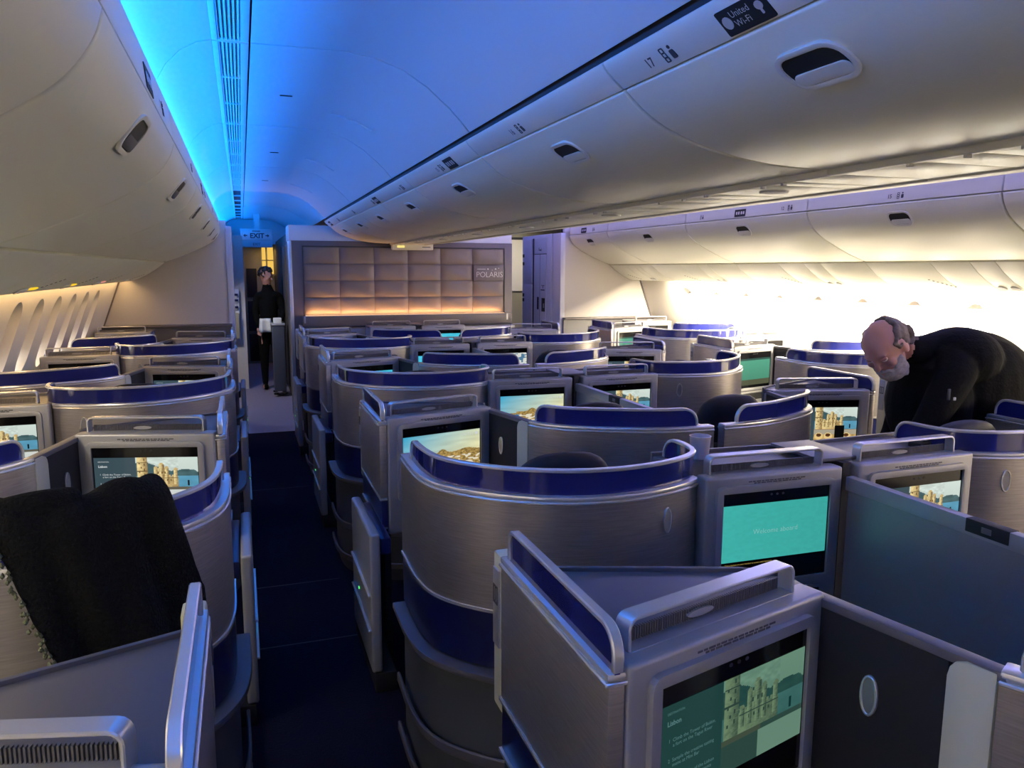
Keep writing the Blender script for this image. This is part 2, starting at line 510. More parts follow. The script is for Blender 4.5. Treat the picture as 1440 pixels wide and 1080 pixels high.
# ------------------------------------------------------------------ forward bulkheads
# centre monument
wf = sstruct('wall_front', MB().box(0.53, 3.23, YC, YC + 0.6, 0, 2.10), M_FRAMEB, bevel=0.006)
sstruct('header', MB().box(0.53, 3.23, YC + 0.02, YC + 0.6, 2.10, 2.275), M_CEIL, wf, bevel=0.004)
fx0, fx1, fz0, fz1 = 0.675, 3.125, 1.245, 2.035
fr = MB().ribbon([(fx0, 1.13), (fx1, 1.13), (fx1, fz1), (fx0, fz1)], (0, YC, 0), (1, 0, 0), (0, 0, 1), (0, -1, 0), 0.016, 0, 0.014)
sstruct('panel_frame', fr, M_GAP, wf)
# padded panels, each a pillow with a slanting fold
ncol, nrow = 6, 4
pw, ph = (fx1 - fx0 - 0.02) / ncol, (fz1 - fz0 - 0.01) / nrow


def pillow():
    rows = []; n = 10
    for j in range(n + 1):
        row = []
        for i in range(n + 1):
            u, v = i / n, j / n
            e = min(u, 1 - u, 0.10) / 0.10; g = min(v, 1 - v, 0.05) / 0.05
            h = 0.009 * math.sin(e * math.pi / 2) * (0.75 + 0.25 * math.sin(g * math.pi / 2))
            d = v - (1 - u ** 1.7)                      # the curved crease from upper left to lower right
            h += 0.014 * min(1.0, v / 0.35) * max(0.0, min(1.0, 0.5 - d * 2.2)) * math.sin(e * math.pi / 2) * math.sin(g * math.pi / 2)
            h += 0.008 * u * math.sin(e * math.pi / 2) * math.sin(g * math.pi / 2)
            row.append(((u - 0.5) * (pw - 0.006), -h, (v - 0.5) * (ph - 0.006)))
        rows.append(row)
    return MB().grid(rows).mesh('padded_panel', M_TUFT)


pil = pillow()
for r in range(nrow):
    for c in range(ncol):
        if c == ncol - 1 and r == 1:
            continue
        o = struct('padded_panel', pil, wf)
        o.location = (fx0 + 0.01 + pw * (c + 0.5), YC - 0.004, fz1 - 0.005 - ph * (r + 0.5))
led = sstruct('led_strip', MB().box(fx0 + 0.01, fx1 - 0.01, YC - 0.046, YC - 0.012, 1.235, 1.241), M_WARMLED, wf)
sstruct('ledge', MB().box(fx0 - 0.03, fx1 + 0.06, YC - 0.09, YC, 1.115, 1.235), M_FRAMEB, wf, bevel=0.006)
sstruct('ledge_top', MB().box(fx0 - 0.04, fx1 + 0.07, YC - 0.13, YC, 1.10, 1.117), M_GAP, wf, bevel=0.004)
for x in (fx0 - 0.005, fx1 + 0.012):
    sstruct('corner_cap', MB().box(x - 0.010, x + 0.010, YC - 0.092, YC, 1.155, 1.235), M_RAIL, wf)
sstruct('edge_strip', MB().box(0.515, 0.555, YC - 0.012, YC + 0.02, 0.0, 2.10), M_RAIL, wf, bevel=0.004)
sstruct('lower_apron', MB().box(0.56, 3.20, YC - 0.22, YC - 0.02, 0.75, 1.095), M_CONSOLE, wf, bevel=0.02)
# lettered plate
px, pz = fx0 + 0.01 + pw * 5.5, fz1 - 0.005 - ph * 1.5
plate = thing('lettered_plate', 'small taupe plate with silver POLARIS lettering on the padded wall', 'sign', (px, YC - 0.02, pz))
MB().box(-pw / 2 + 0.004, pw / 2 - 0.004, -0.01, 0.022, -ph / 2 + 0.002, ph / 2 - 0.002).obj('backing', M_FRAMEB, plate, bevel=0.003)
link('word', text_mesh('word', 'POLARIS', M_SILVERTXT, 0.098, (-0.165, -0.01, -0.055), (1, 0, 0), (0, 0, 1), (0, -1, 0), bold=-0.002, spacing=0.93), plate)
b = MB()
b.box(-0.15, -0.04, -0.012, -0.009, 0.042, 0.047)
for x, z, r in ((-0.01, 0.045, 0.011), (0.045, 0.033, 0.006), (0.09, 0.046, 0.012), (0.13, 0.055, 0.007)):
    b.plate([(math.cos(k * math.pi / 4) * (r if k % 2 == 0 else r * 0.55), math.sin(k * math.pi / 4) * (r if k % 2 == 0 else r * 0.55)) for k in range(8)], (x, -0.01, z), (1, 0, 0), (0, 0, 1), (0, -1, 0), 0, 0.002)
b.obj('star_mark', M_SILVERTXT, plate)

# side bulkheads
for side in ('left', 'right'):
    f = (lambda x: x) if side == 'left' else (lambda x: 2 * AX - x)
    bw = sstruct('wall_front_' + side, MB().box(*sorted((f(-1.52), f(-0.14))), Y1, Y1 + 0.06, 1.17, 2.30), M_BULK, bevel=0.003)
    sstruct('wall_end_strip', MB().box(*sorted((f(-0.15), f(-0.085))), Y1 - 0.012, Y1 + 0.25, 0, 2.24), M_CLOSET, bw, bevel=0.008)
    sstruct('ledge', MB().box(*sorted((f(-1.50), f(-0.12))), Y1 - 0.10, Y1 + 0.03, 1.145, 1.17), M_FRAMEB, bw, bevel=0.006)
    sstruct('lower_panel', MB().box(*sorted((f(-1.50), f(-0.12))), Y1 - 0.06, Y1 + 0.06, 0, 1.145), M_DECK, bw)
    pth = [(f(wall_x(1.10) + 0.006), Y1 - 0.008), ]
    v = [(f(wall_x(z) + 0.004), Y1 - 0.012, z) for z in (1.17, 1.3, 1.45, 1.66)]
    sstruct('edge_moulding', MB().rail3([(p[0] + 0.0001 * i, p[1] - 0.0002 * i, p[2]) for i, p in enumerate(v)], 0.010, 0.010), M_FRAMEB, bw)

# closet side in the right aisle (faces the aisle, seen obliquely)
XR = 2 * AX + 0.085 - 0.02
closet = thing('closet', 'tall lavender grey closet with panelled doors beside the far aisle', 'closet', (XR, 0, 0))
MB().box(0.0, 0.5, 9.46, 10.55, 0, 2.24).obj('carcass', M_CLOSET, closet, bevel=0.004)
MB().box(-0.010, 0.002, 9.62, 10.06, 0.05, 1.98).obj('door', M_CLOSET, closet, bevel=0.004)
dd = MB().box(-0.008, 0.002, 9.62, 10.06, 1.99, 2.20).obj('door', M_CLOSET, closet, bevel=0.004)
MB().box(-0.016, 0.002, 10.14, 10.50, 1.60, 2.19).obj('upper_door', M_CLOSET, closet, bevel=0.005)
MB().box(-0.016, 0.002, 10.14, 10.50, 0.75, 1.57).obj('middle_door', M_CLOSET, closet, bevel=0.005)
MB().box(-0.003, 0.001, 10.08, 10.13, 0.05, 2.2).box(-0.012, -0.0095, 9.83, 9.836, 0.05, 1.98).box(-0.004, 0.001, 9.62, 10.06, 1.98, 1.99).obj('seam', M_GAP, closet)
for y0, y1, z0, z1 in ((9.64, 9.76, 1.22, 1.40), (9.87, 9.93, 1.24, 1.41)):
    MB().box(-0.014, -0.008, y0, y1, z0, z1).obj('handle_recess', M_MATTE, closet, bevel=0.002)
MB().box(-0.020, -0.013, 9.66, 9.69, 1.27, 1.33).obj('latch', M_RAIL, closet, bevel=0.002)
for y, z in ((10.46, 1.86), (10.46, 1.35), (10.46, 1.97), (10.46, 1.42)):
    MB().box(-0.022, -0.015, y - 0.03, y + 0.03, z - 0.022, z + 0.022).obj('catch', M_GAP, closet)
b = MB()
for k in range(3):
    b.box(-0.0115, -0.0095, 9.67 + 0.04 * k, 9.69 + 0.04 * k, 1.56 - 0.03 * (k % 2), 1.575)
b.box(-0.0115, -0.0095, 9.66, 9.80, 1.50, 1.515)
b.box(-0.010, -0.0075, 9.80, 9.86, 2.03, 2.045).box(-0.010, -0.0075, 9.79, 9.80, 2.02, 2.06).box(-0.010, -0.0075, 9.87, 9.885, 2.03, 2.07)
b.obj('door_pictogram', M_PRINT, closet)

# forward door area: side walls, end wall, ceiling header
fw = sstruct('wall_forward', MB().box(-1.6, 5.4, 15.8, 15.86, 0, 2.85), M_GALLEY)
sstruct('wall_header', MB().box(-0.35, 1.5, YF, YF + 0.2, 2.21, 2.84), M_CEIL, bevel=0.01)
sstruct('wall_forward_left', MB().box(-1.55, 0.035, 12.05, 12.11, 0, 2.25), M_BULK)
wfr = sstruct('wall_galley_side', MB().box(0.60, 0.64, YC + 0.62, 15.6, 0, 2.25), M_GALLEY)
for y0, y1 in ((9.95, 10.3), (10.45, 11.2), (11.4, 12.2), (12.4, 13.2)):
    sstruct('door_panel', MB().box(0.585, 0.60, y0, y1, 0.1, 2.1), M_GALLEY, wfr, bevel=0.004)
wfo = sstruct('wall_forward_right', MB().box(3.6, 5.2, 12.4, 12.46, 0, 2.5), M_OLIVE)
sstruct('partition_upper', MB().box(3.6, 5.2, 12.37, 12.39, 1.42, 2.27), M_WALL, wfo)
sstruct('partition_seam', MB().box(3.6, 5.2, 12.36, 12.38, 2.27, 2.31), M_GAP, wfo)
gal = thing('galley_unit', 'dark galley unit with black ovens at the end of the aisle', 'galley', (0.03, 15.3, 0))
MB().box(-0.1, 0.56, 0.0, 0.38, 0, 2.25).obj('carcass', M_OLIVE, gal, bevel=0.005)
for z0, z1 in ((1.25, 1.78), (0.62, 1.18), (0.05, 0.56)):
    MB().box(0.06, 0.24, -0.02, 0.01, z0, z1).obj('oven_door', M_MATTE, gal, bevel=0.005)
MB().box(0.34, 0.55, -0.03, 0.01, 1.68, 2.18).obj('lit_niche', M_NICHEGLOW, gal)  # self-glowing plate stands for the yellow light in the opening
MB().ribbon([(0.33, 1.66), (0.56, 1.66), (0.56, 2.2), (0.33, 2.2)], (0, -0.03, 0), (1, 0, 0), (0, 0, 1), (0, -1, 0), 0.03, 0, 0.02).obj('niche_frame', M_OLIVE, gal)
MB().box(0.41, 0.44, -0.06, -0.03, 1.68, 2.18).box(0.34, 0.55, -0.06, -0.03, 1.92, 1.94).obj('niche_rail', M_OLIVE, gal)

ex = thing('exit_sign', 'pale hanging EXIT sign with two arrows above the aisle', 'sign', (0.25, 13.0, 2.31))
MB().box(-0.235, 0.235, -0.02, 0.02, -0.095, 0.085).obj('case', M_CEIL, ex, bevel=0.008)
MB().box(-0.03, 0.06, -0.01, 0.01, 0.085, 0.32).obj('hanger', M_CEIL, ex)
link('word', text_mesh('word', 'EXIT', M_PRINT, 0.105, (0.01, -0.02, -0.055), (1, 0, 0), (0, 0, 1), (0, -1, 0), 'CENTER', bold=0.003), ex)
b = MB()
for s in (-1, 1):
    b.plate([(0, 0.008), (0.03, 0.008), (0.03, 0.026), (0.06, 0), (0.03, -0.026), (0.03, -0.008), (0, -0.008)][::1], (s * 0.135, -0.02, -0.018), (s, 0, 0), (0, 0, 1), (0, -1, 0), 0, 0.002)
b.box(-0.06, 0.06, -0.022, -0.019, 0.045, 0.056)
b.obj('arrow', M_PRINT, ex)
link('small_word', text_mesh('word', 'EXIT', M_PRINT, 0.055, (0.0, -0.021, -0.17), (1, 0, 0), (0, 0, 1), (0, -1, 0), 'CENTER'), ex)
MB().box(-0.235, 0.235, -0.02, 0.02, -0.20, -0.10).obj('lower_case', M_CEIL, ex, bevel=0.006)

ls = thing('lighted_sign', 'cream ceiling sign box with a lit symbol in front of the padded wall', 'sign', (1.93, 9.17, 2.035))
MB().box(-0.245, 0.245, -0.05, 0.05, -0.032, 0.04).obj('case', M_BINLIP, ls, bevel=0.01)
MB().box(-0.19, -0.10, -0.053, -0.049, -0.008, 0.020).obj('symbol', emis('sign glow', (1.0, 0.78, 0.25), 1.0), ls)
MB().box(0.11, 0.21, -0.053, -0.049, -0.002, 0.006).obj('print', M_PRINT, ls)

rack = thing('magazine_rack', 'small wall rack of magazines on the partition beyond the forward door', 'rack', (-0.14, 11.98, 0.72))
MB().box(-0.13, 0.09, -0.02, 0.02, 0.0, 0.76).obj('back', M_CLOSET, rack, bevel=0.004)
for k, z in enumerate((0.52, 0.62, 0.70)):
    MB().box(-0.12, 0.08, -0.07, -0.055, z - 0.03, z).obj('bar', M_NAVY, rack, bevel=0.003)
    MB().box(-0.10, 0.06, -0.052, -0.03, z - 0.05, z + 0.03).obj('magazine', M_CLOSET, rack)
MB().box(-0.12, 0.08, -0.08, -0.02, 0.05, 0.42).obj('pocket', M_OLIVE, rack, bevel=0.006)

# ------------------------------------------------------------------ overhead bins
LBIN = smooth_path([(-0.195, 2.205), (-0.215, 2.15), (-0.265, 2.085), (-0.35, 2.025), (-0.47, 1.965), (-0.62, 1.90), (-0.765, 1.848)], 5)
LSTRIP = [(-0.209, 2.325), (-0.207, 2.29), (-0.203, 2.25), (-0.199, 2.215)]
CBIN = smooth_path([(0.99, 2.252), (1.05, 2.203), (1.12, 2.163), (1.22, 2.127), (1.34, 2.10), (1.48, 2.083), (1.66, 2.076)], 5)
CSTRIP = [(0.922, 2.318), (0.932, 2.302), (0.955, 2.28), (0.987, 2.2545)]


def skin(prof, t, inward):
    inn = []
    for i, p in enumerate(prof):
        nx, nz = cross2(prof, i)
        if nx * inward[0] + nz * inward[1] < 0:
            nx, nz = -nx, -nz
        inn.append((p[0] + nx * t, p[1] + nz * t))
    return list(prof) + inn[::-1]


def frame_at(prof, target):
    """nearest profile point to target: origin, tangent (down the door), outward normal"""
    i = min(range(1, len(prof) - 1), key=lambda k: (prof[k][0] - target[0]) ** 2 + (prof[k][1] - target[1]) ** 2)
    a, c = prof[i - 1], prof[i + 1]
    t = Vector((c[0] - a[0], 0, c[1] - a[1])).normalized()
    return Vector((prof[i][0], 0, prof[i][1])), t


def make_bin(kind, y0, y1, yh, label, number, ysign, wifi=None, lit=False):
    """one overhead bin: body, door, hinge strip, recessed latch, placards. kind: l(eft) c(entre) r(ight)"""
    mir = kind == 'r'
    door, strip = (CBIN, CSTRIP) if kind == 'c' else (LBIN, LSTRIP)
    g = (lambda P: mirror(P)) if mir else (lambda P: P)
    root = thing('overhead_bin', label, 'overhead bin', (0, (y0 + y1) / 2, 0), {'l': 'overhead bins along the window side of the near aisle', 'c': 'overhead bins over the centre seats', 'r': 'overhead bins along the bright far wall'}[kind])
    a, c = y0 - (y0 + y1) / 2, y1 - (y0 + y1) / 2
    inward = (1, 1) if kind == 'c' else ((1, 1) if mir else (-1, 1))
    D = g(door); S = g(strip)
    if kind == 'c':
        inn = [(p[0] + 0.05, p[1] + 0.045) for p in CBIN]
        poly = [(0.965, 2.335)] + inn + [(2 * AX - p[0], p[1]) for p in reversed(inn)] + [(2 * AX - 0.965, 2.335)]
        MB().yprism(poly, a + 0.001, c - 0.001).obj('body', M_BIN, root)
        MB().yprism(skin(mirror(CBIN), 0.02, (-1, 1)), a + 0.006, c - 0.006).obj('far_door', M_BIN, root, bevel=0.004)
    else:
        inn = g([(p[0] - 0.045, p[1] + 0.045) for p in LBIN])
        poly = g([(-0.235, 2.315)]) + inn + g([(-1.35, 1.87), (-1.35, 2.325)])
        MB().yprism(poly, a + 0.001, c - 0.001).obj('body', M_BIN, root)
    MB().yprism(skin(D, 0.022, inward), a + 0.007, c - 0.007).obj('door', M_BIN, root, bevel=0.007, seg=3)
    st = MB().yprism(skin(S, 0.020, inward), a + 0.004, c - 0.004).obj('hinge_strip', M_BINLIP, root, bevel=0.005)
    # latch
    org, t = frame_at(D, g([(1.09, 2.179)])[0] if kind == 'c' else g([(-0.245, 2.105)])[0])
    n = Vector((0, 1, 0)).cross(t).normalized()
    if n.dot(Vector((-inward[0], 0, -1))) < 0:
        n = -n
    o = org + Vector((0, yh - (y0 + y1) / 2, 0)); e = Vector((0, 1, 0))
    fr = MB().ribbon(rrect(-0.088, 0.088, -0.050, 0.050, 0.042, 5), o, e, t, n, 0.014, -0.004, 0.0045)
    hr = fr.obj('latch_surround', M_BINLIP, root, bevel=0.002)
    MB().plate(rrect(-0.083, 0.083, -0.045, 0.045, 0.038, 5), o, e, t, n, -0.004, 0.0015).obj('latch_recess', M_MATTE, hr, smooth=False)
    MB().plate(rrect(-0.076, 0.076, 0.004, 0.040, 0.016, 4), o, e, t, n, 0.001, 0.005).obj('paddle', M_BINLIP if kind != 'l' else M_PRINT, hr, bevel=0.0015)  # left-row paddles use a dark colour for the shade inside the recess
    # placard with the row number and pictograms on the strip
    i = 1
    p0, p1 = S[1], S[3]
    tt = Vector((p1[0] - p0[0], 0, p1[1] - p0[1])).normalized()
    nn = Vector((0, 1, 0)).cross(tt).normalized()
    if nn.dot(Vector((-inward[0], 0, -1))) < 0:
        nn = -nn
    mid = Vector(((p0[0] + p1[0]) / 2, ysign - (y0 + y1) / 2, (p0[1] + p1[1]) / 2))
    rd = Vector((0, -1, 0)) if kind == 'c' else Vector((0, 1, 0))        # reading direction
    if kind == 'r':
        rd = Vector((0, -1, 0))
    up = -tt
    if number:
        link('row_number', text_mesh('row_number', number, M_PRINT, 0.036, mid + up * -0.013 - rd * 0.075, rd, up, nn, d=0.002, bold=0.0006), root)
    b = MB()
    q = mid + rd * 0.0
    for k in range(3):
        b.ribbon(rrect(-0.007, 0.007, -0.006, 0.006, 0.002, 2), q + rd * 0.012 + up * (0.012 - 0.013 * k), rd, up, nn, 0.003, 0.001, 0.0025)
    b.plate(rrect(-0.009, 0.009, -0.018, 0.006, 0.004, 2), q + rd * 0.045, rd, up, nn, 0.001, 0.0025)
    b.plate(ellipse(0, 0.014, 0.005, 0.005, 10), q + rd * 0.045, rd, up, nn, 0.001, 0.0025)
    b.obj('pictogram', M_PRINT, root)
    if wifi:
        q = mid + Vector((0, wifi - ysign, 0))
        pl = MB().plate(rrect(-0.075, 0.075, -0.030, 0.030, 0.004, 2), q, rd, up, nn, 0.0005, 0.0025).obj('service_sign', M_MATTE, root)
        if kind == 'c' and y0 < 2:
            link('sign_text', text_mesh('t', 'United\nWi-Fi', M_SILVERTXT, 0.022, q - rd * 0.036 + up * 0.006, rd, up, nn, d=0.003), pl)
            bb = MB().plate(ellipse(-0.054, 0.0, 0.014, 0.015, 14), q, rd, up, nn, 0.0025, 0.0035)
            bb.obj('sign_icon', M_SILVERTXT, pl); bb = MB().plate(ellipse(0.05, 0.006, 0.011, 0.010, 12), q, rd, up, nn, 0.0025, 0.0035).plate(rrect(0.047, 0.053, -0.014, 0.0, 0.002, 2), q, rd, up, nn, 0.0025, 0.0035)
            bb.obj('sign_icon', M_SILVERTXT, pl)
        else:
            bb = MB()
            for xx in (-0.045, -0.015, 0.02, 0.05):
                bb.plate(rrect(xx - 0.009, xx + 0.009, -0.012, 0.012, 0.003, 2), q, rd, up, nn, 0.0025, 0.0035)
            bb.obj('sign_icon', M_SILVERTXT, pl)
    return root


cs = [0.70, 1.94, 3.26, 4.62, 5.80, 6.92, 8.05, 9.22]
ch = [1.31, 2.53, 3.89, 5.11, 6.31, 7.42, 8.55]
csign = [1.69, 2.71, 3.86, 4.85, 5.98, 7.05, 8.2]
cnum = ['17', '16', '15', '14', '12', '11', '10']
clab = ['cream overhead bin with 17 placard and black internet sign, centre row', 'cream centre overhead bin with the 16 placard behind the 17 one',
        'cream centre overhead bin with black sign and tinted latch, beyond 16', 'cream centre overhead bin, fourth from the near end of its row',
        'cream centre overhead bin, fifth from the near end of its row', 'cream centre overhead bin, second from the padded wall', 'cream centre overhead bin touching the padded wall']
for i in range(7):
    make_bin('c', cs[i], cs[i + 1], ch[i], clab[i], cnum[i] if i < 4 else None, csign[i], {0: 1.37, 2: 3.66, 4: 5.8, 6: 8.9}.get(i))
lsn = [0.10, 1.50, 2.95, 4.38, 5.80, 7.15, 8.35, 9.18]
llab = [None, 'cream window-side overhead bin nearest the top left corner with large latch', 'cream window-side overhead bin, second from the camera above the near aisle',
        'cream window-side overhead bin, third from the camera above the near aisle', 'cream window-side overhead bin, fourth from the camera above the near aisle',
        'cream window-side overhead bin, last but one before the left bulkhead', 'short cream window-side overhead bin touching the left bulkhead']
make_bin('l', lsn[0], lsn[1], 0.9, 'cream overhead bin at the top left picture edge, without visible latch', '17', 1.25)
for i in range(1, 7):
    make_bin('l', lsn[i], lsn[i + 1], (lsn[i] + lsn[i + 1]) / 2, llab[i], '17' if i == 1 else None, lsn[i] + 1.1, lsn[i] + 0.75 if i in (1, 3) else None)
rs = [1.75, 3.22, 4.78, 6.45, 8.1, 9.18]
rlab = ['far-wall overhead bin cut by the right picture edge', 'far-wall overhead bin with the 15 placard, large latch near the right edge', 'far-wall overhead bin with the 12 placard and black sign',
        'far-wall overhead bin, second from the closet end', 'short far-wall overhead bin beside the lavender closet']
for i in range(5):
    make_bin('r', rs[i], rs[i + 1], (0, 3.95, 5.6, 7.22, 8.62)[i], rlab[i], ('', '15', '12', '', '')[i], (2.6, 3.95, 5.0, 6.2, 8.5)[i], {2: 5.6, 4: 8.75}.get(i))
# a further bin beyond the forward door, over the partition
make_bin('l', 11.0, 11.98, 11.5, 'cream overhead bin beyond the left bulkhead and forward door', None, 11.6)

# passenger service units
LPSU = [(-0.775, 1.838), (-0.86, 1.77), (-0.95, 1.712), (-1.04, 1.668), (-1.09, 1.650), (-1.125, 1.645)]


def psu(kind, y0, y1, label, seed):
    R = random.Random(seed)
    g = mirror if kind == 'r' else (lambda P: P)
    root = thing('service_unit', label, 'service unit', (0, (y0 + y1) / 2, 0), {'l': 'service units under the window-side bins', 'r': 'service units under the far-wall bins', 'c': 'service units under the centre bins'}[kind])
    a, c = y0 - (y0 + y1) / 2, y1 - (y0 + y1) / 2
    if kind == 'c':
        cuts = [a, a + 0.16 * (c - a), a + 0.24 * (c - a), a + 0.5 * (c - a), a + 0.62 * (c - a), a + 0.76 * (c - a), c]
        for k in range(6):
            MB().box(1.70, 2.06, cuts[k] + 0.003, cuts[k + 1] - 0.003, 2.066, 2.10).obj('panel', M_BIN, root, bevel=0.004)
        MB().box(1.672, 1.696, a, c, 2.060, 2.10).obj('edge_rail', M_BINLIP, root, bevel=0.005)
        MB().box(2.064, 2.088, a, c, 2.060, 2.10).obj('edge_rail', M_BINLIP, root, bevel=0.005)
        for k in (1, 2, 3, 4, 5):
            MB().box(1.676, 1.692, cuts[k] - 0.006, cuts[k] + 0.006, 2.052, 2.062).obj('clip', M_SLAT, root, bevel=0.002)
        MB().lathe([(0.055, 0.004), (0.05, -0.006), (0.02, -0.008)], (1.86, (cuts[2] + cuts[3]) / 2, 2.066), 18).obj('vent_dish', M_SLAT, root)
        return
    prof = g(LPSU); inward = (1 if kind == 'r' else -1, 1)
    cuts = [a, a + 0.3 * (c - a), a + 0.42 * (c - a), a + 0.62 * (c - a), c]
    for k in range(4):
        MB().yprism(skin(prof, 0.018, inward), cuts[k] + 0.002, cuts[k + 1] - 0.002).obj('panel', M_BIN, root, bevel=0.004)
    org, t = frame_at(prof, prof[3]); n = Vector((0, 1, 0)).cross(t).normalized()
    if n.z > 0:
        n = -n
    for k, yy in enumerate((0.33, 0.39)):
        MB().plate(ellipse(0, 0, 0.03, 0.03, 16), org + Vector((0, a + yy * (c - a), 0)), (0, 1, 0), t, n, 0, 0.008).obj('reading_light', M_SLAT, root, bevel=0.003)
    o2 = org + Vector((0, a + 0.52 * (c - a), 0))
    if kind == 'l' and y0 < 7:
        MB().plate(rrect(-0.075, 0.075, -0.012, 0.012, 0.006, 3), o2 - t * 0.015, (0, 1, 0), t, n, 0, 0.006).obj('sign_lamp', M_PINK if y1 > 7.0 else M_YELLOW, root)
    b = MB()
    for k in range(7):
        b.plate(rrect(-0.008, 0.008, -0.006, 0.006, 0.002, 2), o2 + Vector((0, 0.16 + 0.022 * k, 0)) - t * 0.02 * k, (0, 1, 0), t, n, 0.0005, 0.002)
    b.obj('print', M_PRINT, root)


for i in range(1, 6):
    psu('l', (0, 0.10, 1.95, 4.05, 5.15, 6.10)[i], (0, 1.95, 4.05, 5.15, 6.10, 7.45)[i], ('', 'cream service unit above the camera, beyond the left picture edge', 'cream service unit below the second window-side bin', 'cream service unit with amber sign lamp at the left picture edge', 'cream service unit with the second amber sign lamp', 'cream service unit with the pink sign lamp near the left bulkhead')[i], i)
psu('l', 7.45, 9.18, 'cream service unit touching the left bulkhead', 9)
for i in range(5):
    psu('r', rs[i], rs[i + 1], ('glaring service unit at the right picture edge, under the cut-off far-wall bin', 'glaring service unit under the far-wall bin with the 15 placard', 'glaring service unit under the far-wall bin that bears a black sign', 'service unit under the second far-wall bin from the closet', 'service unit under the short bin beside the closet')[i], 20 + i)
for i in range(7):
    psu('c', cs[i], cs[i + 1], 'ribbed cream service unit under the centre bin, ' + ('nearest the camera', 'second from the camera', 'third from the camera', 'fourth from the camera', 'third from the padded wall', 'second from the padded wall', 'touching the padded wall')[i], 40 + i)

# ------------------------------------------------------------------ screens
def scr_mat():
    m = bpy.data.materials.new('screen picture'); m.use_nodes = True
    nt = m.node_tree; nt.nodes.clear()
    at = nt.nodes.new('ShaderNodeAttribute'); at.attribute_name = 'Col'
    e = nt.nodes.new('ShaderNodeEmission'); out = nt.nodes.new('ShaderNodeOutputMaterial')
    gl = nt.nodes.new('ShaderNodeBsdfGlossy'); gl.inputs['Roughness'].default_value = 0.12; gl.inputs[0].default_value = (0.03, 0.03, 0.03, 1)
    ad = nt.nodes.new('ShaderNodeAddShader')
    nt.links.new(at.outputs['Color'], e.inputs[0]); nt.links.new(e.outputs[0], ad.inputs[0]); nt.links.new(gl.outputs[0], ad.inputs[1])
    nt.links.new(ad.outputs[0], out.inputs[0])
    return m


M_SCREEN = scr_mat()
GW, GH = 168, 84


def L3(c):
    return np.array(lin(*c))


def vnoise(x, y, seed, s):
    r = np.random.RandomState(seed); g = r.rand(64, 64)
    xi = (x * s) % 63; yi = (y * s) % 63
    x0 = xi.astype(int); y0 = yi.astype(int); fx = xi - x0; fy = yi - y0
    a = g[y0, x0] * (1 - fx) + g[y0, (x0 + 1) % 64] * fx; b2 = g[(y0 + 1) % 64, x0] * (1 - fx) + g[(y0 + 1) % 64, (x0 + 1) % 64] * fx
    return a * (1 - fy) + b2 * fy


def tower(img, X, Y, x0, w, yb, h, dark=1.0):
    """pale stone riverside tower: tall keep, bastion, round turrets with domed caps, crenellations"""
    x = (X - x0) / w; y = (Y - yb) / h
    n = vnoise(X, Y, 3, 90); n2 = vnoise(X, Y, 21, 40)
    st = L3((205, 176, 116)) * dark; hi = L3((236, 214, 152)) * dark; sh = L3((122, 92, 54)) * dark
    def blk(a, b2, c, d, lit=0.5):
        m = (x >= a) & (x < b2) & (y >= c) & (y < d)
        g = np.clip(1.15 - 1.1 * (x - a) / (b2 - a) + 0.5 * (n - 0.5), 0, 1)[..., None]
        img[m] = ((hi * g + sh * (1 - g)) * lit + st * (1 - lit))[m]
    def dome(cx, r, yb2):
        m = ((x - cx) / r) ** 2 + ((y - yb2) / (r * 1.5)) ** 2 < 1; m &= y >= yb2; img[m] = st
    def dark_(a, b2, c, d):
        m = (x >= a) & (x < b2) & (y >= c) & (y < d); img[m] = sh * 0.75
    blk(0.00, 0.26, 0, 1.2, 0.8)
    for k in range(5):
        dark_(0.04 + 0.05 * (k % 2), 0.07 + 0.05 * (k % 2), 0.2 + 0.17 * k, 0.28 + 0.17 * k); dark_(0.16, 0.19, 0.26 + 0.19 * k, 0.33 + 0.19 * k)
    dark_(0.0, 0.27, 0.60, 0.63); dark_(0, 0.27, 0.93, 0.96)
    blk(0.26, 0.98, 0, 0.40, 0.6); blk(0.44, 0.72, 0.40, 0.72, 0.9); blk(0.52, 0.66, 0.72, 0.86, 0.9)
    for k in range(9):
        blk(0.28 + 0.08 * k, 0.32 + 0.08 * k, 0.40, 0.455, 0.4)
    for cx, yy in ((0.45, 0.72), (0.71, 0.72), (0.31, 0.46), (0.93, 0.66), (0.59, 0.86)):
        blk(cx - 0.045, cx + 0.045, 0.10, yy, 1.0); dome(cx, 0.05, yy)
    for k in range(6):
        dark_(0.34 + 0.09 * k, 0.365 + 0.09 * k, 0.22, 0.29)
    dark_(0.27, 0.98, 0.34, 0.36); dark_(0.5, 0.53, 0.5, 0.6); dark_(0.58, 0.61, 0.5, 0.6); dark_(0.65, 0.68, 0.5, 0.6)
    m = (x >= 0) & (x < 1) & (y >= 0) & (y < 1.2) & (img.sum(axis=2) > 0.0)
    img[m] *= (0.80 + 0.38 * n2[m])[:, None]


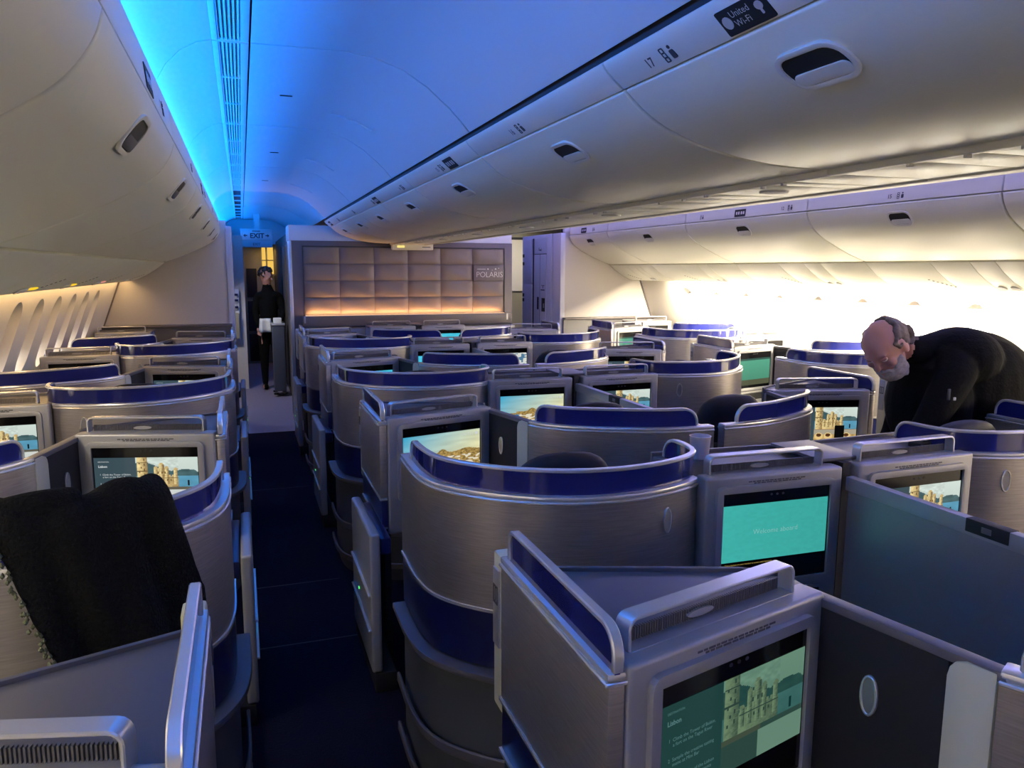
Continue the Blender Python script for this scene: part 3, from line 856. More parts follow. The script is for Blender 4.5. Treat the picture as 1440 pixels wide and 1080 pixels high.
def picture(kind):
    xs = (np.arange(GW) + 0.5) / GW; ys = (np.arange(GH) + 0.5) / GH
    X, Y = np.meshgrid(xs, ys); img = np.zeros((GH, GW, 3))
    if kind == 'welcome':
        img[:] = L3((62, 172, 164)) * (0.93 + 0.1 * vnoise(X, Y, 1, 30))[..., None]
        img *= (1.04 - 0.12 * X)[..., None]
    elif kind in ('green',):
        img[:] = L3((86, 158, 130)); img *= (0.75 + 0.45 * Y)[..., None]
        img[(Y < 0.2)] = L3((88, 90, 68)); m = (Y > 0.93); img[m] = L3((60, 95, 84))
    elif kind in ('coast', 'cyan'):
        t = np.clip(0.75 * X + 0.45 * (1 - Y), 0, 1)[..., None]
        img[:] = L3((52, 168, 205)) * (1 - t) + L3((232, 224, 168)) * t
        cl = vnoise(X * 0.6, Y * 2.2, 8, 9)[..., None]; img[:] = img * (0.85 + 0.3 * cl)
        if kind == 'cyan':
            img[:] = L3((70, 190, 214)) * (0.8 + 0.4 * vnoise(X, Y, 9, 6))[..., None]
        hz = 0.50 + 0.10 * np.exp(-((X - 0.5) / 0.06) ** 2) + 0.06 * np.exp(-((X - 0.82) / 0.12) ** 2) - 0.05 * (X < 0.25)
        m = Y < hz; n = vnoise(X, Y, 12, 55); n2 = vnoise(X, Y, 14, 28)
        town = L3((176, 146, 84)) * (0.25 + 1.15 * n)[..., None]; wh = L3((222, 214, 190))
        town[(n2 > 0.56) & (Y < 0.41)] = wh
        img[m] = town[m]
        bl = (X + 0.5 * Y < 0.46 + 0.05 * n) & (Y < 0.40); img[bl] = (L3((36, 120, 175)) * (0.5 + 0.8 * Y)[..., None] * (0.8 + 0.4 * n)[..., None])[bl]
        for xx in (0.05, 0.11, 0.17):
            img[(abs(X - xx) < 0.006) & (Y < 0.3)] = L3((150, 200, 215))
    elif kind in ('lisbon', 'lisbon_dim', 'lisbon_food', 'lisbon_map'):
        img[:] = L3((58, 76, 84))
        px = X >= 0.40; q = np.clip((X - 0.40) / 0.60, 0, 1)
        sky = L3((206, 220, 212)) * (1 - 0.25 * (1 - Y)[..., None]); img[px] = sky[px]
        hl = 0.86 - 0.22 * q + 0.05 * np.sin(q * 9) + 0.03 * vnoise(X, Y, 5, 25)
        m = px & (Y < hl); img[m] = (L3((70, 100, 104)) * (0.7 + 0.5 * vnoise(X, Y, 6, 20))[..., None])[m]
        m = px & (Y < 0.60); img[m] = (L3((88, 150, 178)) * (0.85 + 0.3 * vnoise(X, Y, 7, 14))[..., None])[m]
        tower(img, X, Y, 0.41, 0.40, 0.36, 0.56)
        m = px & (Y < 0.36); img[m] = L3((96, 92, 78)); m = px & (Y < 0.30) & (X > 0.66); img[m] = L3((205, 210, 206))
        m = px & (Y < 0.36) & (Y > 0.30) & (X < 0.68); img[m] = L3((150, 96, 40))
        m = (abs(X - 0.90) < 0.010) & (Y > 0.38) & (Y < 0.50); img[m] = L3((20, 24, 30))
        if kind == 'lisbon_food':
            m = px & (Y < 0.34); img[m] = L3((168, 160, 140)); m = px & (Y < 0.20); img[m] = (L3((190, 158, 96)) * (0.5 + 0.9 * vnoise(X, Y, 17, 40))[..., None])[m]
            for xx in (0.47, 0.60, 0.86):
                m = ((X - xx) / 0.06) ** 2 + ((Y - 0.15) / 0.10) ** 2 < 1; img[m] = L3((226, 196, 132)); m = ((X - xx) / 0.035) ** 2 + ((Y - 0.18) / 0.05) ** 2 < 1; img[m] = L3((82, 50, 28))
            m = (X > 0.69) & (X < 0.83) & (Y < 0.47) & (Y > 0.10); img[m] = L3((10, 10, 10))
        if kind == 'lisbon_map':
            m = px; img[m] = L3((214, 216, 206)); m = px & (vnoise(X, Y, 4, 18) > 0.66); img[m] = L3((80, 120, 150))
        if kind == 'lisbon_dim':
            g = img.mean(axis=2, keepdims=True)
            img = (0.35 * img + 0.65 * g * np.array([0.42, 1.05, 0.55])) * 0.30 + L3((16, 62, 64)) * 0.55
    img = np.clip(img, 0, 1.5)
    return img


PIC = {}


def picture_mesh(kind, wd, ht):
    if kind in PIC:
        return PIC[kind]
    img = picture(kind); vs = []; fs = []
    for j in range(GH + 1):
        for i in range(GW + 1):
            vs.append((wd * (i / GW - 0.5), 0, ht * (j / GH)))
    for j in range(GH):
        for i in range(GW):
            a = j * (GW + 1) + i; fs.append((a, a + 1, a + GW + 2, a + GW + 1))
    me = bpy.data.meshes.new('screen'); me.from_pydata(vs, [], fs)
    ca = me.color_attributes.new('Col', 'FLOAT_COLOR', 'CORNER')
    col = np.ones((GH * GW, 4, 4), dtype=np.float32); col[:, :, :3] = img.reshape(-1, 1, 3)
    ca.data.foreach_set('color', col.ravel()); me.materials.append(M_SCREEN)
    PIC[kind] = me
    return me


# ------------------------------------------------------------------ suites
ZB, ZT = 1.135, 1.205       # top of consoles, top of the blue trim
PITCH = 2.22
BPATH = smooth_path([(0.0, 0.44), (0.0, 0.16), (0.045, 0.0), (0.18, -0.145), (0.33, -0.225), (0.47, -0.25), (0.62, -0.235), (0.75, -0.185), (0.815, -0.125), (0.84, -0.03), (0.835, 0.08)], 6)
CPATH = smooth_path([(0.634, 0.862), (0.675, 0.785), (0.75, 0.71), (0.89, 0.635), (1.06, 0.565), (1.20, 0.54), (1.325, 0.535)], 6)


def arc(path):
    s = [0]
    for i in range(1, len(path)):
        s.append(s[-1] + math.hypot(path[i][0] - path[i - 1][0], path[i][1] - path[i - 1][1]))
    return s


def trimmed(path, s0, s1):
    S = arc(path); out = []; tot = S[-1]
    n = 44
    def at(s):
        for i in range(1, len(S)):
            if s <= S[i]:
                t = (s - S[i - 1]) / (S[i] - S[i - 1])
                return (path[i - 1][0] + t * (path[i][0] - path[i - 1][0]), path[i - 1][1] + t * (path[i][1] - path[i - 1][1]))
        return path[-1]
    ss = [s0 + (tot - s1 - s0) * (1 - math.cos(math.pi * k / n)) / 2 for k in range(n + 1)]
    return [at(s) for s in ss], [s - s0 for s in ss]


def trim_kit(kit, path, s0, s1, z0, z1, sx, r0=0.045, r1=0.045):
    p, s = trimmed(path, s0, s1); tot = s[-1]; h = z1 - z0
    def top(x):
        t = h
        if x < r0:
            t = min(t, h - r0 + math.sqrt(max(0, r0 * r0 - (r0 - x) ** 2)))
        if tot - x < r1:
            t = min(t, h - r1 + math.sqrt(max(0, r1 * r1 - (r1 - tot + x) ** 2)))
        return z0 + max(0.002, t)
    zt = [top(x) for x in s]
    a = kit.add('blue_trim', MB().wall(p, 0.010, z0 - 0.004, zt).mesh('blue_trim', M_TRIM, sx=sx))
    p3 = [(p[0][0], p[0][1], z0)] + [(q[0], q[1], z) for q, z in zip(p, zt)] + [(p[-1][0], p[-1][1], z0)]
    kit.add('trim_rail', MB().rail3(p3, 0.010, 0.0055).mesh('trim_rail', M_RAIL, sx=sx, bevel=0.0025, seg=1), a)
    return a


def base_rail(kit, path, z, sx, t=0.052):
    r = kit.add('shell_rail', MB().wall(path, t, z - 0.016, z).mesh('shell_rail', M_RAIL, sx=sx, bevel=0.006))
    kit.add('rail_groove', MB().wall(path, t + 0.006, z - 0.024, z - 0.016).mesh('rail_groove', M_RAIL, sx=sx, bevel=0.002, seg=1), r)


def oval(kit, o, ex, n, name='reading_lamp', sx=1, parent=None):
    f = lambda v: Vector((v[0] * sx, v[1], v[2]))
    o, ex, n = f(o), f(ex), f(n)
    r = kit.add(name, MB().ribbon(ellipse(0, 0, 0.0155, 0.039, 22), o, ex, (0, 0, 1), n, 0.0055, -0.002, 0.005).mesh(name, M_RAIL, bevel=0.002, seg=1), parent)
    kit.add('lamp_face', MB().plate(ellipse(0, 0, 0.0135, 0.037, 22), o, ex, (0, 0, 1), n, -0.002, 0.003).mesh('lamp_face', M_CHROME_OVAL), r)


def console_kit(kit, Lp, Rp, poly, sx, near=False):
    """monitor console; Lp,Rp: plan ends of the face as seen by the passenger (already mirrored)"""
    L, R = Vector((*Lp, 0)), Vector((*Rp, 0)); W = (R - L).length
    ex = (R - L).normalized(); n = Vector((ex.y, -ex.x, 0)); up = Vector((0, 0, 1))
    body = MB().prism(poly, 0.615, ZB - 0.022)
    c = kit.add('console', body.mesh('console', M_CONSOLE, bevel=0.006))
    kit.add('console_top', MB().prism(poly, ZB - 0.020, ZB).mesh('console_top', M_DECK, bevel=0.004), c)
    # face plate with rounded edges stands a little proud
    fp = kit.add('face_plate', MB().obox(L, ex, n, up, (0.0, W), (-0.05, 0.012), (0.618, ZB + 0.006)).mesh('face_plate', M_CONSOLE, bevel=0.010, seg=3), c)
    m0, m1 = W / 2 - 0.225, W / 2 + 0.225
    kit.add('screen_frame', MB().ribbon(rrect(m0 + 0.012, m1 - 0.012, 0.775, 1.100, 0.012, 3), L, ex, up, n, 0.022, 0.008, 0.026).mesh('screen_frame', M_CONSOLE, bevel=0.004), c)
    mon = kit.add('monitor', MB().plate(rrect(m0 + 0.020, m1 - 0.020, 0.783, 1.092, 0.01, 3), L, ex, up, n, 0.008, 0.018).mesh('monitor', M_BLACK, bevel=0.001, seg=1))
    b = MB()
    for q in (-0.022, 0.0, 0.022):
        b.plate(ellipse(W / 2 + q, 1.074, 0.005, 0.004, 10), L, ex, up, n, 0.018, 0.0185)
    kit.add('sensor', b.mesh('sensor', M_GAP), mon)
    # storage slot under the screen
    kit.add('slot_frame', MB().ribbon(rrect(m0 + 0.03, m1 - 0.03, 0.672, 0.742, 0.01, 3), L, ex, up, n, 0.012, 0.006, 0.017).mesh('slot_frame', M_CONSOLE, bevel=0.002, seg=1), c)
    kit.add('storage_slot', MB().plate(rrect(m0 + 0.034, m1 - 0.034, 0.676, 0.738, 0.008, 3), L, ex, up, n, 0.008, 0.0135).mesh('storage_slot', M_MATTE), c)
    # printed notice above the screen
    b = MB(); R_ = random.Random(7)
    for row in range(2):
        x = W / 2 - 0.105 + 0.02 * row
        while x < W / 2 + 0.105 - 0.02 * row:
            l = R_.uniform(0.008, 0.022); b.obox(L, ex, n, up, (x, min(x + l, W / 2 + 0.108)), (0.0118, 0.0126), (1.1175 - row * 0.0055, 1.1215 - row * 0.0055)); x += l + 0.003
    kit.add('printed_notice', b.mesh('printed_notice', M_PRINT, smooth=False), c)
    # rail loop standing on the console top
    zb, zt = ZB - 0.002, ZB + 0.062
    x0, x1 = 0.035, W - 0.055
    path = [(x0, zb)] + [(x0 + 0.018 - 0.018 * math.cos(a), zt - 0.018 + 0.018 * math.sin(a)) for a in (0.0, 0.4, 0.8, 1.2, 1.57)] + [(x1 - 0.018 + 0.018 * math.sin(a), zt - 0.018 + 0.018 * math.cos(a)) for a in (0.0, 0.4, 0.8, 1.2, 1.57)] + [(x1, zb)]
    sr = kit.add('shelf_rail', MB().ribbon(path, L, ex, up, n, 0.007, -0.062, -0.024, closed=False).mesh('shelf_rail', M_RAIL, bevel=0.002, seg=1))
    kit.add('rail_foot', MB().obox(L, ex, n, up, (x0, x1), (-0.062, -0.020), (ZB - 0.001, ZB + 0.007)).mesh('rail_foot', M_CONSOLE, bevel=0.002, seg=1), sr)
    b = MB()
    k = x0 + 0.012
    while k < x1 - 0.012:
        b.obox(L, ex, n, up, (k, k + 0.003), (-0.060, -0.052), (ZB + 0.007, ZB + 0.03)); k += 0.006
    kit.add('speaker_grille', b.mesh('speaker_grille', M_DECK, smooth=False), sr)
    kit.add('speaker_cap', MB().plate(ellipse(x0 + 0.2, ZB + 0.018, 0.035, 0.007, 14), L, ex, up, n, -0.056, -0.048).mesh('speaker_cap', M_CONSOLE), sr)
    return (L, R, ex, n, W, mon)


def seat_kit(kit, u, v, sx, w=0.27):
    f = lambda a, b2: (a, b2)
    b = MB().box(u - w, u + w, v, v + 0.55, 0.36, 0.47)
    s = kit.add('seat_cushion', b.mesh('seat_cushion', M_LEATHER, bevel=0.04, seg=3, sx=sx))
    kit.add('seat_pedestal', MB().box(u - w + 0.05, u + w - 0.05, v + 0.03, v + 0.5, 0.0, 0.36).mesh('seat_pedestal', M_BASE, bevel=0.01, sx=sx), s)
    o = (u, v + 0.02, 0.45)
    kit.add('seat_back', MB().obox(o, (1, 0, 0), (0, 0.97, 0.24), (0, -0.24, 0.97), (-w + 0.02, w - 0.02), (-0.05, 0.06), (0, 0.52)).mesh('seat_back', M_LEATHER, bevel=0.035, seg=3, sx=sx))
    h = MB(); rows = []                        # soft pillow with rounded shoulders
    pw_ = lambda c_, e: math.copysign(abs(c_) ** e, c_)
    for j in range(15):
        t = math.pi * j / 14 - math.pi / 2
        row = []
        for i in range(25):
            q = 2 * math.pi * i / 24
            x = 0.185 * pw_(math.cos(t), 0.42) * pw_(math.cos(q), 0.55)
            y = 0.062 * pw_(math.cos(t), 0.8) * pw_(math.sin(q), 0.9)
            z = 0.150 * pw_(math.sin(t), 0.75)
            row.append((u + x, v - 0.09 + y - 0.18 * z + 0.5 * x * x, 1.030 + z - 0.9 * x * x))
        rows.append(row)
    h.grid(rows)
    kit.add('headrest', h.mesh('headrest', M_LEATHER, sx=sx))


def aisle_kit(sx, shell=True):
    k = Kit()
    X = lambda u: u * sx
    # ---- console in front of the passenger
    if sx > 0:
        Lp, Rp = (0.034, 1.055), (0.548, 1.195)
    else:
        Lp, Rp = (-0.548, 1.195), (-0.034, 1.055)
    poly = [(X(u), v) for u, v in ((0.033, 1.065), (0.033, 1.49), (0.46, 1.34), (0.546, 1.28), (0.546, 1.205))]
    info = console_kit(k, Lp, Rp, poly, sx)
    aw = k.add('aisle_wall', MB().box(0.0, 0.032, 1.045, 1.60, 0.785, 1.118).mesh('aisle_wall', M_SHELL, bevel=0.008, sx=sx))
    apath = [(0.016, 1.60 - 0.555 * i / 20) for i in range(21)]
    base_rail(k, apath, ZB - 0.002, sx, 0.035)
    trim_kit(k, apath, 0.035, 0.0, ZB, ZT, sx, r0=0.03, r1=0.045)
    k.add('console_ridge', MB().wall([(0.034, 1.495), (0.46, 1.345), (0.55, 1.285)], 0.012, 0.62, ZB + 0.008).mesh('console_ridge', M_DECK, bevel=0.003, sx=sx))
    lp = k.add('lower_panel', MB().box(0.004, 0.032, 1.045, 1.60, 0.655, 0.780).mesh('lower_panel', M_NAVY, bevel=0.003, sx=sx))
    k.add('edge_strip', MB().box(-0.002, 0.03, 1.04, 1.605, 0.778, 0.786).mesh('edge_strip', M_RAIL, sx=sx), lp)
    k.add('edge_strip', MB().box(-0.002, 0.03, 1.04, 1.605, 0.648, 0.656).mesh('edge_strip', M_RAIL, sx=sx), lp)
    k.add('footwell_wall', MB().box(0.018, 0.044, 1.06, 1.62, 0.0, 0.65).mesh('footwell_wall', M_MATTE, sx=sx))
    sp = k.add('seat_tag_post', MB().box(0.004, 0.05, 1.602, 1.665, 0.74, 1.125).mesh('seat_tag_post', M_POST, bevel=0.008, sx=sx))
    k.add('seat_tag', MB().box(-0.001, 0.01, 1.612, 1.655, 0.90, 1.09).mesh('seat_tag', M_CONSOLE, bevel=0.003, sx=sx), sp)
    b = MB()
    b.box(-0.0025, 0, 1.618, 1.648, 1.045, 1.05).box(-0.0025, 0, 1.618, 1.648, 1.005, 1.01).box(-0.0025, 0, 1.618, 1.622, 1.01, 1.045).box(-0.0025, 0, 1.632, 1.636, 1.01, 1.045).box(-0.0025, 0, 1.644, 1.648, 1.01, 1.045)
    k.add('tag_symbol', b.mesh('tag_symbol', M_PRINT, sx=sx, smooth=False), sp)
    # ---- low door panel beside the aisle
    dp = k.add('armrest_door', MB().box(-0.082, -0.038, 0.84, 1.41, 0.09, 0.70).mesh('armrest_door', M_CONSOLE, bevel=0.014, seg=3, sx=sx))
    k.add('armrest_pad', MB().box(-0.036, 0.012, 0.86, 1.40, 0.60, 0.672).mesh('armrest_pad', M_NAVY, bevel=0.012, sx=sx), dp)
    for z in (0.43, 0.275):
        k.add('step_lip', MB().box(-0.092, -0.075, 0.85, 1.40, z - 0.006, z + 0.004).mesh('step_lip', M_RAIL, bevel=0.002, seg=1, sx=sx), dp)
    k.add('foot_kick', MB().box(-0.07, 0.02, 0.84, 1.45, 0.0, 0.088).mesh('foot_kick', M_MATTE, bevel=0.006, sx=sx), dp)
    k.add('status_light', MB().box(-0.085, -0.08, 1.19, 1.202, 0.325, 0.335).mesh('status_light', M_GREEN, sx=sx), dp)
    # ---- shell around the seat
    if shell:
        so = k.add('shell', MB().wall(BPATH, 0.046, 0.770, 1.120).mesh('shell', M_SHELL, sx=sx))
        base_rail(k, BPATH, ZB - 0.002, sx)
        trim_kit(k, BPATH, 0.11, 0.0, ZB, ZT, sx, r0=0.05, r1=0.06)
        lb = k.add('lower_band', MB().wall(BPATH, 0.042, 0.585, 0.762).mesh('lower_band', M_NAVY, sx=sx))
        k.add('edge_strip', MB().wall(BPATH, 0.056, 0.762, 0.771).mesh('edge_strip', M_RAIL, sx=sx), lb)
        q = offset_path(BPATH, -0.024)[:34]
        k.add('shell_ledge', MB().wall(q, 0.080, 0.556, 0.578).mesh('shell_ledge', M_DECK, bevel=0.006, sx=sx))
        sb = k.add('shell_base', MB().wall(offset_path(BPATH, 0.004), 0.050, 0.0, 0.556).mesh('shell_base', M_BASE, sx=sx))
        for z in (0.30, 0.105):
            k.add('pocket_lip', MB().wall(offset_path(BPATH, -0.046)[:30], 0.012, z - 0.03, z + 0.006).mesh('pocket_lip', M_DECK, bevel=0.004, seg=1, sx=sx), sb)
        oval(k, (0.655, -0.2495, 1.03), (0.96, 0.28, 0), (0.28, -0.96, 0), sx=sx, parent=so)
        seat_kit(k, 0.46, 0.20, sx, 0.24)
        k.add('side_console', MB().box(0.64, 0.80, 0.12, 0.56, 0.0, 0.72).mesh('side_console', M_DECK, bevel=0.01, sx=sx))
    return k, info


def inner_kit(sx, shell=True, con=True):
    k = Kit(); X = lambda u: u * sx; info = None
    if con:
        if sx > 0:
            Lp, Rp = (0.80, 2.0), (1.315, 1.99)
        else:
            Lp, Rp = (-1.315, 1.99), (-0.80, 2.0)
        poly = [(X(u), v) for u, v in ((0.802, 2.005), (0.802, 2.33), (1.312, 2.30), (1.312, 1.998))]
        info = console_kit(k, Lp, Rp, poly, sx)
        k.add('console_ridge', MB().wall([(0.80, 2.335), (1.315, 2.305)], 0.016, 0.60, ZB + 0.012).mesh('console_ridge', M_DECK, bevel=0.003, sx=sx))
        k.add('footwell_wall', MB().box(0.80, 1.315, 2.28, 2.31, 0.0, 0.61).mesh('footwell_wall', M_MATTE, sx=sx))
    if shell:
        so = k.add('shell', MB().wall(CPATH, 0.044, 0.30, 1.120).mesh('shell', M_SHELL, sx=sx))
        base_rail(k, CPATH, ZB - 0.002, sx, 0.05)
        trim_kit(k, CPATH, 0.03, 0.075, ZB, ZT, sx, r0=0.05, r1=0.06)
        k.add('shell_base', MB().wall(CPATH, 0.06, 0.0, 0.30).mesh('shell_base', M_BASE, sx=sx))
        dpath = [(0.54, 1.245), (0.610, 0.935)]
        dp = k.add('dark_side_panel', MB().wall(dpath, 0.03, 0.0, 1.112).mesh('dark_side_panel', M_DARK, sx=sx))
        k.add('panel_cap', MB().wall([(0.54, 1.245), (0.632, 0.845)], 0.034, 1.112, 1.130).mesh('panel_cap', M_DECK, bevel=0.004, sx=sx), dp)
        d = Vector((0.070, -0.310, 0)).normalized(); nn = Vector((d.y, -d.x, 0))
        oval(k, Vector((0.579, 1.07, 0.98)) + nn * 0.016, d, nn, sx=sx, parent=dp)
        po, e = Vector((0.610 * sx, 0.935, 0)), Vector((0.022 * sx, -0.075, 0)); ln = e.length; e.normalize()
        n2 = Vector((e.y, -e.x, 0)) * sx
        shape = [(0, 0.30), (ln, 0.30), (ln, 1.126), (0.03, 1.126), (0.012, 1.119), (0.003, 1.106), (0, 1.09)]
        k.add('pale_post', MB().plate(shape, po, e, (0, 0, 1), n2, -0.02, 0.022).mesh('pale_post', M_POST, bevel=0.004))
        seat_kit(k, 0.985, 1.06, sx, 0.24)
    return k, info


def put_screen(root, made, info, kind):
    L, R, ex, n, W, mi = info
    mon = made[mi]
    if kind is None:
        return
    me = picture_mesh(kind, 0.395, 0.186)
    s = link('screen', me, mon)
    zb, ht = 0.862, 0.186
    if kind == 'green':
        s.scale = (1.0, 1, 1.22); zb = 0.81
    c = L + ex * (W / 2) + n * 0.0188 + Vector((0, 0, zb))
    s.rotation_euler = (0, 0, math.atan2(ex.y, ex.x)); s.location = c
    up = Vector((0, 0, 1))
    P = lambda fx, fz: L + ex * (W / 2 + (fx - 0.5) * 0.395) + up * (zb + fz * ht)
    def T(name, txt, m, size, fx, fz, align='LEFT', **k):
        link(name, text_mesh(name, txt, m, size, P(fx, fz), ex, up, n, align, d=0.0192, **k), mon)
    if kind == 'welcome':
        T('screen_text', 'Welcome aboard', M_TEXTMINT, 0.024, 0.5, 0.46, 'CENTER', bold=-0.0004)
        T('screen_caption', 'Click a button on your handset to access entertainment', M_TEXTY, 0.0078, 0.03, -0.065)
    elif kind == 'coast':
        T('screen_text', 'UNITED', M_TEXTW, 0.016, 0.92, 0.87, 'RIGHT', spacing=1.3)
        b = MB().plate([(0, 0), (0.014, 0), (0.014, 0.013), (0, 0.013)], P(0.935, 0.865), ex, up, n, 0.019, 0.0193)
        b.obj('screen_emblem', M_TEXTW, mon, smooth=False)
    elif kind.startswith('lisbon'):
        m = M_TEXTDIM if kind == 'lisbon_dim' else M_TEXTW
        T('screen_text', 'DESTINATION', m, 0.0065, 0.04, 0.90)
        T('screen_text', 'Lisbon', m, 0.013, 0.04, 0.79, bold=0.0003)
        if kind != 'lisbon_map':
            for i, (a, b2) in enumerate((('1  Climb the Tower of Belém,', '    a fort on the Tagus River'), ('2  Sample the creative tasting', '    menu at Mini Bar'), ('3  Take in views of the Lisbon', '    rooftops and monuments'))):
                T('screen_text', a + '\n' + b2, m, 0.0098, 0.05, 0.62 - 0.20 * i)


COLS = {'left': (-0.09, -1, -0.08), 'cl': (0.53, 1, 0.0), 'cr': (2 * AX - 0.53, -1, 0.0), 'right': (2 * AX + 0.06, 1, -0.04)}
AK = {}; IK = {}


def suite(col, typ, k, label, pic, shell=True, con=True, skip=()):
    if typ == 'inner' and k == 0:
        skip = ('headrest', 'seat_back')       # reclined out of sight
    x0, sx, dv = COLS[col]
    key = (sx, shell, con)
    if typ == 'aisle':
        if key not in AK:
            AK[key] = aisle_kit(sx, shell)
        kit, info = AK[key]; nm = 'aisle_suite'; grp = 'suites with their console beside an aisle'
    else:
        if key not in IK:
            IK[key] = inner_kit(sx, shell, con)
        kit, info = IK[key]; nm = 'window_suite' if col in ('left', 'right') else 'centre_suite'
        grp = 'suites beside the windows' if nm == 'window_suite' else 'paired suites in the middle of the cabin'
    root = thing(nm, label, 'suite', (x0, dv + PITCH * k, 0), grp)
    made = kit.place(root, skip)
    if info:
        put_screen(root, made, info, pic)
    return root


suite('cl', 'aisle', 0, 'nearest silver aisle suite of the centre block, dim greenish tower picture on screen', 'lisbon_dim', shell=False)
suite('cl', 'aisle', 1, 'silver aisle suite with bright coast picture, behind the nearest curved centre shell', 'coast')
suite('cl', 'aisle', 2, 'silver aisle suite with narrow cyan screen, third from the camera along the aisle', 'cyan')
suite('cl', 'aisle', 3, 'silver aisle suite of the centre block closest to the padded wall, near aisle side', None)
suite('cl', 'inner', 0, 'grey centre suite with teal Welcome aboard screen', 'welcome')
suite('cl', 'inner', 1, 'grey centre suite with coast picture screen behind the Welcome aboard suite', 'coast')
suite('cl', 'inner', 2, 'grey centre suite with cyan screen, third from the camera, near-aisle half', 'cyan')
suite('cl', 'inner', 3, 'grey centre suite under the padded wall, near-aisle half', None)
suite('cr', 'inner', 0, 'grey centre suite with tower screen, cut by the divider beside the Welcome aboard suite', 'lisbon')
suite('cr', 'inner', 1, 'grey centre suite with tower screen, second row of the far half, behind an open divider', 'lisbon')
suite('cr', 'inner', 2, 'grey centre suite with pale map screen, third row of the far half', 'lisbon_map')
suite('cr', 'inner', 3, 'grey centre suite with cyan strip of screen under the padded wall, far half', 'cyan')
suite('cr', 'aisle', 1, 'silver far-aisle suite with tower and food screen, in front of the bending man', 'lisbon_food')
suite('cr', 'aisle', 2, 'silver far-aisle suite with tower screen, second of the centre block', 'lisbon')
suite('cr', 'aisle', 3, 'silver far-aisle suite of the centre block closest to the padded wall', None)
suite('left', 'aisle', 0, 'nearest window-side aisle suite at the lower left corner, only rail and aisle wall showing', None, shell=False)
suite('left', 'aisle', 1, 'window-side aisle suite with Lisbon screen and a black blanket over its shell', 'lisbon')
suite('left', 'aisle', 2, 'window-side aisle suite with dark Lisbon screen, second from the camera', 'lisbon')
suite('left', 'aisle', 3, 'window-side aisle suite touching the left bulkhead', None)
suite('left', 'inner', 1, 'window suite with tower screen at the left picture edge', 'lisbon')
suite('left', 'inner', 2, 'window suite with thin cyan screen beside the left windows', 'cyan')
suite('left', 'inner', 3, 'window suite touching the left bulkhead, amber-lit rail', None)
suite('right', 'aisle', 1, 'far aisle suite behind the bending man at the right edge', 'green')
suite('right', 'aisle', 2, 'far aisle suite with large green screen beside the glaring wall', 'green')
suite('right', 'aisle', 3, 'far aisle suite with small green screen beside the closet', 'green')
suite('right', 'inner', 1, 'far window suite hidden mostly behind the bending man', 'green')
suite('right', 'inner', 2, 'far window suite with blue trim between the two green screens', 'green')
suite('right', 'inner', 3, 'far window suite under the bulkhead, washed out by the window light', None)

# privacy dividers between the paired centre suites
for k, lab in ((0, 'nearest grey privacy divider, crossing the lower right in front of the tower screen'), (1, 'grey privacy divider in the second pair of centre suites, dark latch on top'), (2, 'grey privacy divider in the third pair of centre suites'), (3, 'grey privacy divider closest to the padded wall')):
    d = thing('privacy_divider', lab, 'divider', (AX, PITCH * k, 0), 'privacy dividers between paired seats')
    a = 0.585
    MB().box(-0.011, 0.011, a, 1.975, 0.35, 1.058).obj('panel', mat('grey divider laminate', (0.23, 0.235, 0.25), 0.36, 0.3, noise=0.1, nscale=300), d)
    MB().box(-0.016, 0.016, a, 1.985, 1.058, 1.105).obj('top_frame', M_CONSOLE, d, bevel=0.004)
    MB().box(-0.018, 0.018, 1.40, 1.53, 1.068, 1.1065).obj('latch', M_MATTE, d, bevel=0.003)
    MB().box(-0.0195, 0.0195, 1.45, 1.48, 1.078, 1.095).obj('latch_button', M_DECK, d, bevel=0.002)
    MB().box(-0.085, 0.085, 2.03, 2.29, 1.146, 1.158).obj('bridge_plate', M_DECK, d, bevel=0.003)
    MB().box(-0.016, 0.016, 2.0, 2.30, 0.0, 1.146).obj('bridge_post', M_GAP, d)

# ------------------------------------------------------------------ small loose things
cup = thing('paper_cup', 'pinkish white paper cup behind the nearest curved centre shell', 'cup', (1.475, 2.255, ZB))
MB().lathe([(0.030, 0.0), (0.036, 0.075), (0.038, 0.078), (0.034, 0.078), (0.033, 0.070), (0.028, 0.010)], (0, 0, 0), 24).obj('body', M_CUP, cup)
ph = thing('phone', 'black phone lying under the rail of the far aisle console', 'phone', (3.02, 3.50, ZB))
MB().obox((0, 0, 0), (0.97, 0.22, 0), (-0.22, 0.97, 0), (0, 0, 1), (-0.075, 0.075), (-0.035, 0.035), (0.0, 0.010)).obj('body', M_BLACK, ph, bevel=0.003)
MB().obox((0, 0, 0), (0.97, 0.22, 0), (-0.22, 0.97, 0), (0, 0, 1), (-0.066, 0.066), (-0.030, 0.030), (0.010, 0.0108)).obj('glass', M_BLACK, ph)
rc = thing('remote_control', 'black handset lying on the far centre console under the rail', 'remote control', (2.42, 2.17, ZB))
MB().obox((0, 0, 0), (0.96, 0.28, 0), (-0.28, 0.96, 0), (0, 0, 1), (-0.11, 0.11), (-0.024, 0.024), (0.0, 0.020)).obj('body', M_MATTE, rc, bevel=0.006)
for i in range(4):
    MB().obox((0, 0, 0), (0.96, 0.28, 0), (-0.28, 0.96, 0), (0, 0, 1), (-0.085 + 0.03 * i, -0.068 + 0.03 * i), (-0.012, 0.012), (0.020, 0.022)).obj('button', M_DECK, rc)

